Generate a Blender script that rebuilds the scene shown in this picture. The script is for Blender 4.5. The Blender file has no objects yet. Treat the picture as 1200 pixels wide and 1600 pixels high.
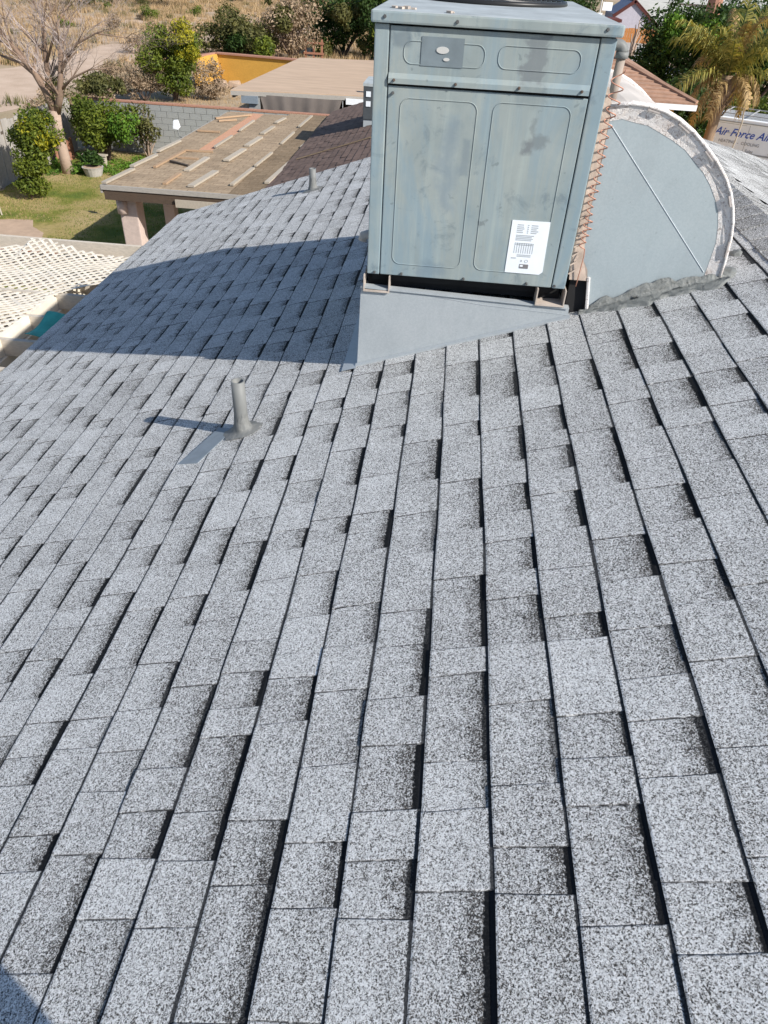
import bpy, math, random
import numpy as np
from mathutils import Vector, Matrix
R = math.radians
random.seed(7); rng = np.random.default_rng(11)
scene = bpy.context.scene
col = scene.collection

# ------------------------------------------------------------------ camera, sky, sun, exposure
cam_d = bpy.data.cameras.new('camera'); cam = bpy.data.objects.new('camera', cam_d); col.objects.link(cam)
PITCH, ROLL, YAW = R(38.7), R(3.43), R(3.35)
fw = Vector((-math.sin(YAW)*math.cos(PITCH), math.cos(YAW)*math.cos(PITCH), -math.sin(PITCH)))
rt0 = fw.cross(Vector((0, 0, 1))).normalized(); up0 = rt0.cross(fw)
rt = rt0*math.cos(ROLL) + up0*math.sin(ROLL); up = up0*math.cos(ROLL) - rt0*math.sin(ROLL)
M = Matrix((rt, up, -fw)).transposed().to_4x4(); M.translation = Vector((0, 0, 6))
cam.matrix_world = M
cam_d.sensor_fit = 'VERTICAL'; cam_d.sensor_height = 24; cam_d.lens = 24*1095/1600
cam_d.clip_start = 0.03; cam_d.clip_end = 3000
scene.camera = cam
SUN = Vector((0.713, -0.415, 0.565)).normalized()
w = bpy.data.worlds.new('World'); scene.world = w; w.use_nodes = True
wn = w.node_tree.nodes; sky = wn.new('ShaderNodeTexSky'); sky.sky_type = 'NISHITA'; sky.sun_disc = False
sky.sun_elevation = math.asin(SUN.z); sky.sun_rotation = math.atan2(SUN.x, SUN.y)
sky.air_density = 1.0; sky.dust_density = 0.6; sky.ozone_density = 2.0
wn['Background'].inputs['Strength'].default_value = 0.098
w.node_tree.links.new(sky.outputs[0], wn['Background'].inputs['Color'])
sd = bpy.data.lights.new('sun', 'SUN'); sd.energy = 4.6; sd.angle = R(0.5); sd.color = (1.0, 0.95, 0.87)
so = bpy.data.objects.new('sun', sd); col.objects.link(so)
so.rotation_euler = SUN.to_track_quat('Z', 'Y').to_euler()
scene.view_settings.view_transform = 'Standard'; scene.view_settings.look = 'None'
scene.view_settings.exposure = 0.60; scene.view_settings.gamma = 1.0

# ------------------------------------------------------------------ material helper
class NM:
    def __init__(s, name):
        s.m = bpy.data.materials.new(name); s.m.use_nodes = True
        s.t = s.m.node_tree; s.n = s.t.nodes; s.b = s.n['Principled BSDF']; s.c = None
    def N(s, typ, **kw):
        n = s.n.new('ShaderNode'+typ)
        for k, v in kw.items():
            if k.startswith('i_'):
                key = k[2:]; key = int(key) if key.isdigit() else key.replace('_', ' ')
                s.set(n.inputs[key], v)
            else: setattr(n, k, v)
        return n
    def set(s, inp, v):
        if isinstance(v, bpy.types.NodeSocket): s.t.links.new(v, inp)
        elif isinstance(v, (tuple, list)) and len(v) == 3 and inp.type == 'RGBA': inp.default_value = (*v, 1)
        else: inp.default_value = v
    def co(s):
        if not s.c: s.c = s.N('TexCoord').outputs['Object']
        return s.c
    def noise(s, scale, detail=4, rough=.55, dist=0, vec=None, stretch=None):
        v = vec or s.co()
        if stretch: v = s.N('VectorMath', operation='MULTIPLY', i_0=v, i_1=stretch).outputs[0]
        return s.N('TexNoise', i_Vector=v, i_Scale=scale, i_Detail=detail, i_Roughness=rough, i_Distortion=dist).outputs['Fac']
    def vor(s, scale, feature='F1', vec=None, out='Color'):
        return s.N('TexVoronoi', feature=feature, i_Vector=vec or s.co(), i_Scale=scale).outputs[out]
    def ramp(s, fac, stops, const=False):
        n = s.N('ValToRGB', i_Fac=fac); cr = n.color_ramp
        if const: cr.interpolation = 'CONSTANT'
        while len(cr.elements) > 1: cr.elements.remove(cr.elements[-1])
        for i, (p, c) in enumerate(stops):
            if isinstance(c, (int, float)): c = (c, c, c)
            e = cr.elements[0] if i == 0 else cr.elements.new(p)
            e.position = p; e.color = (*c, 1)
        return n.outputs[0]
    def math(s, op, a, b=0.0, clamp=False): return s.N('Math', operation=op, use_clamp=clamp, i_0=a, i_1=b).outputs[0]
    def mix(s, fac, a, b, bt='MIX'):
        n = s.N('MixRGB', blend_type=bt); s.set(n.inputs[0], fac); s.set(n.inputs[1], a); s.set(n.inputs[2], b); return n.outputs[0]
    def attr(s, name, out='Fac'): return s.N('Attribute', attribute_name=name).outputs[out]
    def sep(s, v): return s.N('SeparateXYZ', i_0=v).outputs
    def sstep(s, v, a, b): return s.N('MapRange', interpolation_type='SMOOTHSTEP', i_Value=v, i_1=a, i_2=b).outputs[0]
    def bump(s, h, strength=.3, dist=.002):
        s.set(s.b.inputs['Normal'], s.N('Bump', i_Height=h, i_Strength=strength, i_Distance=dist).outputs[0])
    def done(s, color, rough=.8, metal=0, spec=.3):
        s.set(s.b.inputs['Base Color'], color); s.set(s.b.inputs['Roughness'], rough); s.set(s.b.inputs['Metallic'], metal)
        s.set(s.b.inputs['Specular IOR Level'], spec); return s.m

def simple(name, c, rough=.8, var=.25, scale=6, metal=0, spec=.3, stretch=None, bump=0):
    m = NM(name); n = m.noise(scale, 6, .6, stretch=stretch)
    oi = m.N('ObjectInfo').outputs['Random']
    f = m.math('ADD', m.math('MULTIPLY', n, 1.0), m.math('MULTIPLY', oi, .25))
    lo = tuple(x*(1-var) for x in c); hi = tuple(min(1, x*(1+var)) for x in c)
    r = m.ramp(f, [(.3, lo), (.85, hi)])
    if bump: m.bump(n, bump, .01)
    return m.done(r, rough, metal, spec)

def mat_shingle(name='shingle_granules', dark=1.0):
    m = NM(name)
    tone, v, rec = m.attr('tone'), m.attr('vv'), m.attr('rec')
    g = m.sep(m.vor(520))[0]; g2 = m.sep(m.vor(300))[1]
    gr = m.math('ADD', m.math('MULTIPLY', g, .60), m.math('MULTIPLY', g2, .40))
    wob = m.noise(38, 3); cloud = m.noise(9, 4, .6); big = m.noise(1.7, 4, .6)
    edge = m.noise(140, 2)
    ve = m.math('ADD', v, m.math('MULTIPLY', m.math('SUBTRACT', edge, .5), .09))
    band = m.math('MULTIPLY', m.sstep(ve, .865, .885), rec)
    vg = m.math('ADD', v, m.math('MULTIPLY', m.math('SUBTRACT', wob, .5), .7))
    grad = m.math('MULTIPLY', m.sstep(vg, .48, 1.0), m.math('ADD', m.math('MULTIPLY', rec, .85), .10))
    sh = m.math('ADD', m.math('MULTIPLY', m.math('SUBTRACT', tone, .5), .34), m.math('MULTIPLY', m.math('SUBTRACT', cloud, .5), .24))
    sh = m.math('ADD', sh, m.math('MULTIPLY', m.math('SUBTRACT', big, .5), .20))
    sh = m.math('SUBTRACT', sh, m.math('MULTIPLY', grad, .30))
    x = m.math('ADD', gr, sh)
    c = m.ramp(x, [(.14, (.020, .022, .026)), (.26, (.10, .104, .108)), (.37, (.27, .276, .28)), (.52, (.50, .51, .515)), (.82, (.76, .77, .775))])
    c = m.mix(m.math('MULTIPLY', m.sep(m.vor(420))[2], .16), c, (.35, .28, .2))
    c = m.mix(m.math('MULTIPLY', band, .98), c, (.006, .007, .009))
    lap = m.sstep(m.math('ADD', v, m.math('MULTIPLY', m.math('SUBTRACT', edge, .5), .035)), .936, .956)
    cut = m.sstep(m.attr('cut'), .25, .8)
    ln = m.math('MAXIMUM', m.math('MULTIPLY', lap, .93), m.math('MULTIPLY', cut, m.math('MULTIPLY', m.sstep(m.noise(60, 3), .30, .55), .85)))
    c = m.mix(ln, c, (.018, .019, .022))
    m.bump(m.math('ADD', gr, m.math('MULTIPLY', cloud, .6)), .55, .0022)
    return m.done(c, .92, 0, .15)

def mat_cabinet():
    m = NM('weathered_grey_green_paint'); n1 = m.noise(5, 6, .65, .5); n2 = m.noise(3.2, 5, .7, 1.2, stretch=(1.2, 1, .35))
    base = m.ramp(n1, [(.3, (.215, .258, .262)), (.7, (.29, .325, .315))])
    blue = m.ramp(n2, [(.44, 0), (.60, 1)])
    c = m.mix(m.math('MULTIPLY', blue, .7), base, (.19, .27, .32))
    st = m.ramp(m.noise(7.5, 7, .72, .7), [(.565, 0), (.66, 1)])
    c = m.mix(m.math('MULTIPLY', st, .5), c, (.105, .145, .175))
    run = m.ramp(m.noise(9, 5, .7, .3, stretch=(2.2, 1, .12)), [(.50, 0), (.72, 1)])
    c = m.mix(m.math('MULTIPLY', run, .42), c, (.36, .41, .39))
    sm = m.ramp(m.noise(26, 3, .5, .5), [(.70, 0), (.735, 1)])
    c = m.mix(m.math('MULTIPLY', sm, .5), c, (.12, .15, .16))
    X_ = m.sep(m.co())
    def blobm(x0, x1, z0, z1, soft, ns=16, amp=.05):
        j = m.math('MULTIPLY', m.math('SUBTRACT', m.noise(ns, 4, .65), .5), amp*2); x = m.math('ADD', X_[0], j); z = m.math('ADD', X_[2], j)
        f = m.math('MULTIPLY', m.sstep(x, x0-soft, x0+soft), m.sstep(x, x1+soft, x1-soft)); f = m.math('MULTIPLY', f, m.sstep(z, z0-soft, z0+soft)); return m.math('MULTIPLY', f, m.sstep(z, z1+soft, z1-soft))
    for (a, col_, k) in ((( .115, .185, .755, .895, .008), (.135, .15, .165), .62), ((.10, .20, .69, .76, .02), (.16, .19, .20), .35), ((.15, .185, .53, .575, .012, 22, .03), (.12, .135, .15), .75), ((.18, .235, .555, .60, .01, 22, .035), (.13, .145, .15), .55), ((.17, .19, .60, .65, .008, 22, .03), (.12, .14, .15), .4),
            ((-.35, -.28, .84, .89, .012, 14, .04), (.13, .165, .19), .65), ((-.14, -.09, .30, .62, .03, 9, .08), (.17, .22, .26), .6), ((-.07, -.04, .44, .57, .008, 20, .02), (.15, .19, .22), .5), ((-.20, -.09, .05, .10, .02, 14, .05), (.15, .20, .24), .55), ((.02, .05, .265, .285, .004, 25, .03), (.12, .14, .15), .6), ((.29, .33, .74, .86, .03, 12, .05), (.18, .23, .26), .5)):
        c = m.mix(m.math('MULTIPLY', blobm(*a), k), c, col_)
    m.bump(m.noise(2.2, 2), .35, .008)
    return m.done(c, m.ramp(n1, [(.3, .5), (.7, .75)]), .0, .35)

def mat_galv(name='galvanised_steel', c1=(.33, .365, .39), c2=(.41, .44, .46)):
    m = NM(name); sp = m.sep(m.vor(190))[0]; n = m.noise(4, 6, .65)
    c = m.mix(.5, m.ramp(sp, [(.1, c1), (.9, c2)]), m.ramp(n, [(.3, c1), (.7, c2)]))
    c = m.mix(m.math('MULTIPLY', m.ramp(m.noise(45, 4, .6), [(.66, 0), (.72, 1)]), .35), c, (.17, .19, .2))
    c = m.mix(m.math('MULTIPLY', m.ramp(m.noise(6, 6, .7, .6, stretch=(1.5, 1, .5)), [(.5, 0), (.75, 1)]), .35), c, (.24, .27, .29))
    c = m.mix(m.math('MULTIPLY', m.ramp(m.noise(22, 4, .6), [(.68, 0), (.74, 1)]), .4), c, (.52, .50, .47))
    m.bump(m.noise(3.5, 2), .25, .006)
    return m.done(c, .55, .15, .4)

def mat_whitecoat():
    m = NM('cracked_white_roof_coating'); n = m.noise(60, 5, .75, 1.5); n2 = m.noise(12, 5, .6)
    cr = m.ramp(n, [(.40, 0), (.47, 1)])
    c = m.mix(cr, (.42, .37, .35), (.76, .73, .71)); c = m.mix(m.ramp(n2, [(.5, 0), (.75, .5)]), c, (.56, .42, .33))
    m.bump(m.math('ADD', n, n2), .7, .008); return m.done(c, .85)

def mat_mastic():
    m = NM('grey_roof_sealant'); n = m.noise(40, 6, .7, .8)
    c = m.ramp(n, [(.35, (.14, .148, .143)), (.7, (.24, .25, .24))]); m.bump(n, .9, .01)
    return m.done(c, .55, 0, .5)

def mat_felt(name, c, sc=1):
    m = NM(name); n = m.noise(5, 6, .65, stretch=(5, 1.5, 1)); n2 = m.noise(1.3, 4)
    b = m.N('TexBrick', i_Vector=m.co(), i_Scale=1.0, i_Color1=(.75, .75, .75), i_Color2=(1.05, 1.05, 1.05), i_Mortar=(.55, .5, .45), i_Mortar_Size=.008, i_Bias=0.0, i_Brick_Width=.30, i_Row_Height=.14)
    cc = m.ramp(m.math('ADD', m.math('MULTIPLY', n, .6), m.math('MULTIPLY', n2, .4)), [(.3, tuple(x*.68 for x in c)), (.7, tuple(x*1.22 for x in c))])
    cc = m.mix(.75, cc, m.mix(1, cc, b.outputs['Color'], 'MULTIPLY')); m.bump(n, .4, .01); return m.done(cc, .95, 0, .1)

def mat_stucco(name, c, sc=60):
    m = NM(name); n = m.noise(sc, 5, .7); v = m.noise(2.5, 4)
    cc = m.mix(.5, m.ramp(v, [(.3, tuple(x*.8 for x in c)), (.7, c)]), m.ramp(n, [(.3, tuple(x*.75 for x in c)), (.7, tuple(min(1, x*1.1) for x in c))]))
    m.bump(n, .6, .01); return m.done(cc, .95, 0, .1)

def mat_wood(name, c, axis=(1, 1, 1), weather=.5):
    m = NM(name); n = m.noise(9, 6, .7, stretch=axis); n2 = m.noise(3, 3); oi = m.N('ObjectInfo').outputs['Random']
    g = sum(c)/3*.9
    cc = m.mix(m.math('MULTIPLY', m.ramp(n2, [(.35, 0), (.7, 1)]), weather), c, (g, g*.97, g*.93))
    cc = m.mix(.55, cc, m.ramp(n, [(.3, tuple(x*.55 for x in c)), (.75, tuple(min(1, x*1.15) for x in c))]))
    cc = m.mix(m.math('MULTIPLY', oi, .25), cc, tuple(x*.5 for x in c))
    m.bump(n, .4, .005); return m.done(cc, .85, 0, .2)

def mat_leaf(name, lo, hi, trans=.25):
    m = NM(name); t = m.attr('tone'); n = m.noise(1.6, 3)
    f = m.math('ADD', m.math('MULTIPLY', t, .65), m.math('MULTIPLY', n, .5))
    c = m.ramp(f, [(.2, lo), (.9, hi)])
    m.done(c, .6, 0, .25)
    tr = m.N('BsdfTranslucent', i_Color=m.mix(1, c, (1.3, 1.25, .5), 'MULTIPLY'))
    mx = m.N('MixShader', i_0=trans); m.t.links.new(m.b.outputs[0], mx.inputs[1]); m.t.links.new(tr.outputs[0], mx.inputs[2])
    m.t.links.new(mx.outputs[0], m.n['Material Output'].inputs[0]); return m.m

def mat_ground():
    m = NM('desert_dirt'); p = m.co(); n = m.noise(.35, 8, .65); n2 = m.noise(3.5, 6, .7); n3 = m.noise(.09, 4)
    c = m.ramp(n, [(.3, (.29, .215, .145)), (.5, (.40, .30, .215)), (.72, (.47, .37, .275))])
    c = m.mix(m.ramp(n3, [(.45, 0), (.62, .6)]), c, (.20, .175, .09))
    c = m.mix(m.ramp(n2, [(.52, 0), (.75, .45)]), c, (.17, .13, .085)); m.bump(n2, .6, .05)
    return m.done(c, .95, 0, .1)
def mat_sand():
    m = NM('pale_wash_sand'); n = m.noise(.6, 7, .6); n2 = m.noise(6, 5, .7)
    c = m.ramp(n, [(.3, (.40, .30, .225)), (.7, (.53, .41, .32))]); c = m.mix(m.ramp(n2, [(.6, 0), (.8, .4)]), c, (.3, .23, .17)); m.bump(n2, .4, .04)
    return m.done(c, .95, 0, .1)
def mat_lawn():
    m = NM('patchy_lawn'); n = m.noise(.55, 5, .6); n2 = m.noise(9, 6, .75)
    c = m.ramp(n, [(.36, (.10, .14, .028)), (.45, (.19, .19, .045)), (.52, (.31, .25, .10)), (.66, (.38, .29, .15))])
    c = m.mix(m.ramp(n2, [(.45, 0), (.75, .6)]), c, (.09, .085, .03)); m.bump(n2, .6, .03)
    return m.done(c, .95, 0, .1)

MT = dict(
    shingle=mat_shingle(), cabinet=mat_cabinet(), galv=mat_galv(), white=mat_whitecoat(), mastic=mat_mastic(),
    duct=mat_galv('grey_duct_sheet', (.315, .37, .395), (.38, .43, .45)),
    ductop=simple('chalky_duct_top', (.50, .46, .43), .8, .22, 3),
    captop=simple('dusty_cap_paint', (.33, .36, .37), .7, .25, 9),
    dark=simple('dark_void_metal', (.015, .015, .016), .9, .3), rail=simple('dusty_base_rail', (.36, .31, .27), .8, .35, 14),
    screw=simple('screw_steel', (.12, .12, .12), .5, .2, 20, .4), rust=simple('rusty_screw', (.11, .08, .065), .8, .3, 40),
    label=simple('label_paper', (.72, .76, .80), .6, .06, 12), ink=simple('label_print', (.38, .41, .44), .7, .05), inkd=simple('label_logo_grey', (.17, .165, .17), .7, .2),
    sticker=simple('faded_logo_patch', (.155, .19, .21), .6, .22, 12), badge=simple('silver_badge', (.6, .6, .58), .35, .1, 5, .3),
    rimc=simple('grey_rim_joint', (.42, .38, .36), .8, .2, 20), copper=simple('copper_tube', (.40, .20, .14), .45, .2, 30, .25), seal=simple('stained_sealant', (.50, .40, .33), .85, .3, 18, bump=.5),
    pvc=simple('grey_pvc', (.17, .175, .172), .55, .12, 8), pvcb=simple('brown_shaded_pvc', (.30, .25, .215), .8, .2, 6),
    pvcw=simple('off_white_pvc', (.5, .48, .45), .6, .15, 8), patchp=simple('blue_grey_paint_patch', (.20, .235, .27), .6, .15, 20),
    ground=mat_ground(), sand=mat_sand(), lawn=mat_lawn(), conc=mat_stucco('concrete', (.42, .40, .37), 20), soil=simple('bare_tan_soil', (.40, .29, .21), .95, .2, 4, bump=.5),
    stuccop=mat_stucco('pinkish_stucco', (.55, .45, .40), 14), stuccob=mat_stucco('beige_stucco', (.5, .41, .3)), yellow=mat_stucco('mustard_stucco', (.60, .34, .075), 20),
    block=mat_stucco('grey_concrete_block', (.33, .335, .33), 30), mortar=mat_stucco('mortar', (.26, .25, .24)), brick=mat_stucco('brick_cap', (.40, .215, .155), 30),
    felt=mat_felt('weathered_roll_roofing', (.36, .275, .19)), felt2=mat_felt('darker_roll_roofing', (.24, .18, .12)),
    ply=mat_wood('exposed_pink_plywood', (.55, .30, .19), (8, 1, 1), .1), boardw=mat_wood('bleached_board', (.46, .40, .32), (14, 2, 2), .6), boardt=mat_wood('tan_board', (.44, .30, .19), (3, 3, 3), .2), boardd=mat_wood('dark_board', (.12, .095, .075), (3, 3, 3), .4),
    brown=simple('brown_shingle', (.13, .088, .072), .95, .35, 8), fascia=mat_wood('peeling_white_fascia', (.42, .39, .35), (2, 6, 6), .5), soffit=mat_wood('dark_rafter_wood', (.10, .07, .05), (2, 5, 5), .3),
    tanroof=simple('tan_rolled_roof', (.44, .325, .235), .95, .16, 1.2, stretch=(.6, 3, 1), bump=.2), tarp=simple('mesh_shade_tarp', (.165, .14, .125), .8, .15, 4), 
    cream=simple('cream_painted_wood', (.70, .64, .54), .8, .15, 6), creamr=mat_wood('worn_cream_rafter', (.60, .53, .44), (3, 10, 10), .4), lattice=simple('cream_lattice', (.62, .57, .49), .75, .1, 10),
    teal=simple('teal_shade_cloth', (.06, .36, .30), .8, .25, 8), blue=simple('blue_tarp', (.05, .10, .35), .7, .2, 5),
    fencew=mat_wood('bleached_grey_fence_wood', (.40, .37, .34), (5, 5, .8), .6), redw=mat_wood('reddish_gate_wood', (.36, .17, .11), (6, 6, 1), .2), orangew=mat_wood('orange_cedar_fence', (.48, .20, .06), (6, 6, 1), .1),
    bark=mat_stucco('pale_bark', (.40, .30, .235), 14), barkm=mat_stucco('brown_limb_bark', (.25, .175, .13), 14), palmb=mat_stucco('palm_bark', (.27, .19, .13), 9), barkd=mat_stucco('dark_bark', (.14, .10, .08), 14), twig=simple('bare_twigs', (.36, .30, .28), .9, .25, 3),
    vanw=simple('white_van_paint', (.84, .86, .88), .4, .06, 2, 0, .5), glass=simple('dark_glass', (.03, .035, .04), .15, .1, 2, 0, .6), rubber=simple('tyre_rubber', (.025, .025, .025), .9, .2), chrome=simple('grey_trim', (.3, .3, .3), .5, .1), vblue=simple('blue_lettering', (.04, .10, .45), .5, .05), vgrey=simple('grey_lettering', (.30, .30, .32), .5, .05),
    tile=simple('rust_clay_tile', (.33, .20, .14), .9, .3, 5), lav=mat_stucco('lavender_white_wall', (.52, .49, .55), 6), roofg=simple('pale_grey_roof', (.42, .41, .38), .95, .12, 1), maroon=simple('maroon_trim', (.10, .03, .025), .8, .2),
    asphalt=simple('asphalt', (.10, .10, .10), .95, .2, 3), skin=simple('skin', (.42, .26, .19), .5, .08), cloth=simple('dark_work_shirt', (.05, .06, .09), .9, .2), jeans=simple('blue_jeans', (.05, .08, .16), .9, .2), black=simple('black_plastic', (.02, .02, .02), .4, .1),
    leafc=mat_leaf('citrus_leaves', (.030, .065, .012), (.17, .20, .022)), leafy=mat_leaf('yellow_citrus_leaves', (.10, .14, .015), (.42, .36, .02), .3), leafd=mat_leaf('dark_green_leaves', (.012, .035, .010), (.060, .105, .020)),
    leafo=mat_leaf('olive_leaves', (.045, .055, .018), (.16, .15, .05)), leafdry=mat_leaf('dry_brush', (.17, .12, .075), (.38, .28, .19), .1), leafg=mat_leaf('bright_green_leaves', (.035, .09, .012), (.15, .27, .03)),
    grassb=mat_leaf('grass_blades', (.07, .11, .02), (.20, .25, .05)), grassd=mat_leaf('dry_grass_blades', (.27, .18, .095), (.50, .36, .21), .15), frond=mat_leaf('palm_frond_green', (.05, .08, .014), (.42, .36, .10)), frondd=mat_leaf('palm_frond_dry', (.22, .14, .06), (.45, .32, .15), .2),
)

# ------------------------------------------------------------------ object helpers
def tag(o, label=None, cat=None, group=None, kind=None):
    if label: o['label'] = label
    if cat: o['category'] = cat
    if group: o['group'] = group
    if kind: o['kind'] = kind
    return o
def empty(name, loc=(0, 0, 0), label=None, cat=None, group=None, rot=(0, 0, 0)):
    o = bpy.data.objects.new(name, None); col.objects.link(o); o.location = loc; o.rotation_euler = rot
    o.empty_display_size = .2
    return tag(o, label, cat, group)
class MB:
    def __init__(s): s.v = []; s.f = []; s.sm = False
    def add(s, vs, fs):
        n = len(s.v); s.v += [tuple(v) for v in vs]; s.f += [tuple(i+n for i in f) for f in fs]; return s
    def box(s, x0, x1, y0, y1, z0, z1):
        vs = [(x, y, z) for z in (z0, z1) for y in (y0, y1) for x in (x0, x1)]
        return s.add(vs, [(0, 2, 3, 1), (4, 5, 7, 6), (0, 1, 5, 4), (2, 6, 7, 3), (0, 4, 6, 2), (1, 3, 7, 5)])
    def bar(s, a, b, w_, h, upv=(0, 0, 1)):
        a, b = Vector(a), Vector(b); d = (b-a).normalized(); sd_ = d.cross(Vector(upv))
        if sd_.length < 1e-4: sd_ = d.cross(Vector((1, 0, 0)))
        sd_.normalize(); u_ = sd_.cross(d); vs = []
        for p in (a, b):
            for i, j in ((-1, -1), (1, -1), (1, 1), (-1, 1)): vs.append(p+sd_*i*w_/2+u_*j*h/2)
        return s.add(vs, [(3, 2, 1, 0), (4, 5, 6, 7), (0, 1, 5, 4), (1, 2, 6, 5), (2, 3, 7, 6), (3, 0, 4, 7)])
    def tube(s, pts, r, n=8, cap=True):
        pts = [Vector(p) for p in pts]; rs = r if isinstance(r, (list, tuple)) else [r]*len(pts)
        n0 = len(s.v); prev = None
        for i, p in enumerate(pts):
            d = (pts[min(i+1, len(pts)-1)]-pts[max(i-1, 0)])
            d = d.normalized() if d.length > 1e-9 else Vector((0, 0, 1))
            if prev is None: x = d.orthogonal().normalized()
            else:
                x = prev - d*prev.dot(d); x = x.normalized() if x.length > 1e-6 else d.orthogonal().normalized()
            prev = x; y = d.cross(x)
            for k in range(n):
                a = 2*math.pi*k/n; s.v.append(tuple(p+(x*math.cos(a)+y*math.sin(a))*rs[i]))
        for i in range(len(pts)-1):
            for k in range(n):
                a = n0+i*n+k; b = n0+i*n+(k+1) % n; s.f.append((a, b, b+n, a+n))
        if cap: s.f.append(tuple(n0+k for k in reversed(range(n)))); s.f.append(tuple(n0+(len(pts)-1)*n+k for k in range(n)))
        return s
    def prism(s, poly, axis, a, b):     # poly in the two other axes, extruded a..b
        n = len(poly)
        def P(p, t): return {'x': (t, p[0], p[1]), 'y': (p[0], t, p[1]), 'z': (p[0], p[1], t)}[axis]
        vs = [P(p, a) for p in poly]+[P(p, b) for p in poly]
        return s.add(vs, [tuple(range(n)), tuple(reversed(range(n, 2*n)))]+[(i, i+n, (i+1) % n+n, (i+1) % n) for i in range(n)])
    def build(s, name, mat, parent=None, smooth=False, bevel=0, loc=None):
        me = bpy.data.meshes.new(name); me.from_pydata(s.v, [], s.f); me.validate(); me.update()
        import bmesh
        bm = bmesh.new(); bm.from_mesh(me); bmesh.ops.recalc_face_normals(bm, faces=bm.faces)
        if bevel: bmesh.ops.bevel(bm, geom=list(bm.edges), offset=bevel, segments=2, profile=.6, affect='EDGES')
        bm.to_mesh(me); bm.free()
        mats = mat if isinstance(mat, list) else [mat]
        for m_ in mats: me.materials.append(MT[m_])
        if smooth:
            for p in me.polygons: p.use_smooth = True
        o = bpy.data.objects.new(name, me); col.objects.link(o); o.parent = parent
        if loc: o.location = loc
        return o
def thing(name, mb, mat, label, cat, group=None, **k): return tag(mb.build(name, mat, **k), label, cat, group)
def bulk(name, verts, faces, mat, parent=None, tone=None):
    V = np.asarray(verts, dtype=np.float32); Fc = np.asarray(faces, dtype=np.int32); k = Fc.shape[1]
    me = bpy.data.meshes.new(name); me.vertices.add(len(V)); me.vertices.foreach_set('co', V.ravel())
    me.loops.add(Fc.size); me.loops.foreach_set('vertex_index', Fc.ravel())
    me.polygons.add(len(Fc)); me.polygons.foreach_set('loop_start', np.arange(0, Fc.size, k, dtype=np.int32)); me.polygons.foreach_set('loop_total', np.full(len(Fc), k, dtype=np.int32))
    me.update(calc_edges=True)
    if tone is not None:
        a = me.attributes.new('tone', 'FLOAT', 'POINT'); a.data.foreach_set('value', np.asarray(tone, dtype=np.float32))
    me.materials.append(MT[mat]); o = bpy.data.objects.new(name, me); col.objects.link(o); o.parent = parent; return o

def leaves(n, cl, size, seed, shell=.55, droop=.0):
    """quads spread through clumps cl [(x,y,z,rx,ry,rz)]; returns verts, faces, tone"""
    g = np.random.default_rng(seed); cl = np.array(cl, float)
    wt = (cl[:, 3]*cl[:, 4]*cl[:, 5])**.66; wt /= wt.sum(); idx = g.choice(len(cl), n, p=wt); c = cl[idx]
    d = g.normal(size=(n, 3)); d /= np.linalg.norm(d, axis=1)[:, None]
    r = shell + (1.08-shell)*g.random(n)**.7; r *= (1+.12*g.normal(size=n))
    p = c[:, :3]+d*r[:, None]*c[:, 3:]
    nrm = d*.7+g.normal(size=(n, 3))*.7+np.array([0, 0, .35]); nrm /= np.linalg.norm(nrm, axis=1)[:, None]
    t = np.cross(nrm, g.normal(size=(n, 3))); t /= np.linalg.norm(t, axis=1)[:, None]; b = np.cross(nrm, t)
    L = size*(.45+1.1*g.random(n))[:, None]; Wd = L*.42
    V = np.stack([p-t*L, p-b*Wd, p+t*L, p+b*Wd], 1)
    V[:, :, 2] = np.maximum(V[:, :, 2], .02)
    F = np.arange(4*n).reshape(n, 4)
    ct = g.random(len(cl))[idx]
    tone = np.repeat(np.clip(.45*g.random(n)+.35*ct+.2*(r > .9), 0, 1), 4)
    return V.reshape(-1, 3), F, tone
def clumps(c, rad, n, cr, seed, flat=1.0):
    g = np.random.default_rng(seed); out = []
    for i in range(n):
        d = g.normal(size=3); d /= np.linalg.norm(d); r = .30+.82*g.random()
        s_ = cr*(.38+1.0*g.random()**1.3)
        p = np.array(c)+d*r*np.array(rad)
        out.append((*p, s_, s_, s_*flat*.85))
    return out
def stems(base, tips, r, mb=None, seed=0, nseg=4, wob=.08):
    g = random.Random(seed); mb = mb or MB()
    for t in tips:
        a, b = Vector(base), Vector(t); pts = []
        for i in range(nseg+1):
            f = i/nseg; q = a.lerp(b, f); 
            if 0 < i < nseg: q += Vector((g.uniform(-wob, wob), g.uniform(-wob, wob), g.uniform(-wob, wob)*.4))
            pts.append(q)
        mb.tube(pts, [r*(1-.75*i/nseg) for i in range(nseg+1)], 5, False)
    return mb
def shrub(name, label, cat, base, c, rad, ncl, cr, n, size, mat, seed, group=None, bark='barkd', r=.05, extra=None, nst=6):
    o = empty(name, base, label, cat, group); b = Vector(base)
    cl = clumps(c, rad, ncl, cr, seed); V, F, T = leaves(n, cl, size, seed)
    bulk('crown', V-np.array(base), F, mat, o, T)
    if extra:
        c2, rad2, n2, m2 = extra; V, F, T = leaves(n2, clumps(c2, rad2, 10, cr*.7, seed+5), size, seed+9); bulk('crown', V-np.array(base), F, m2, o, T)
    tips = [Vector(q[:3])-b for q in random.Random(seed).sample(cl, min(nst, len(cl)))]
    stems((0, 0, -.05), tips, r, seed=seed, wob=.06).build('trunk', bark, o, smooth=True)
    return o

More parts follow.
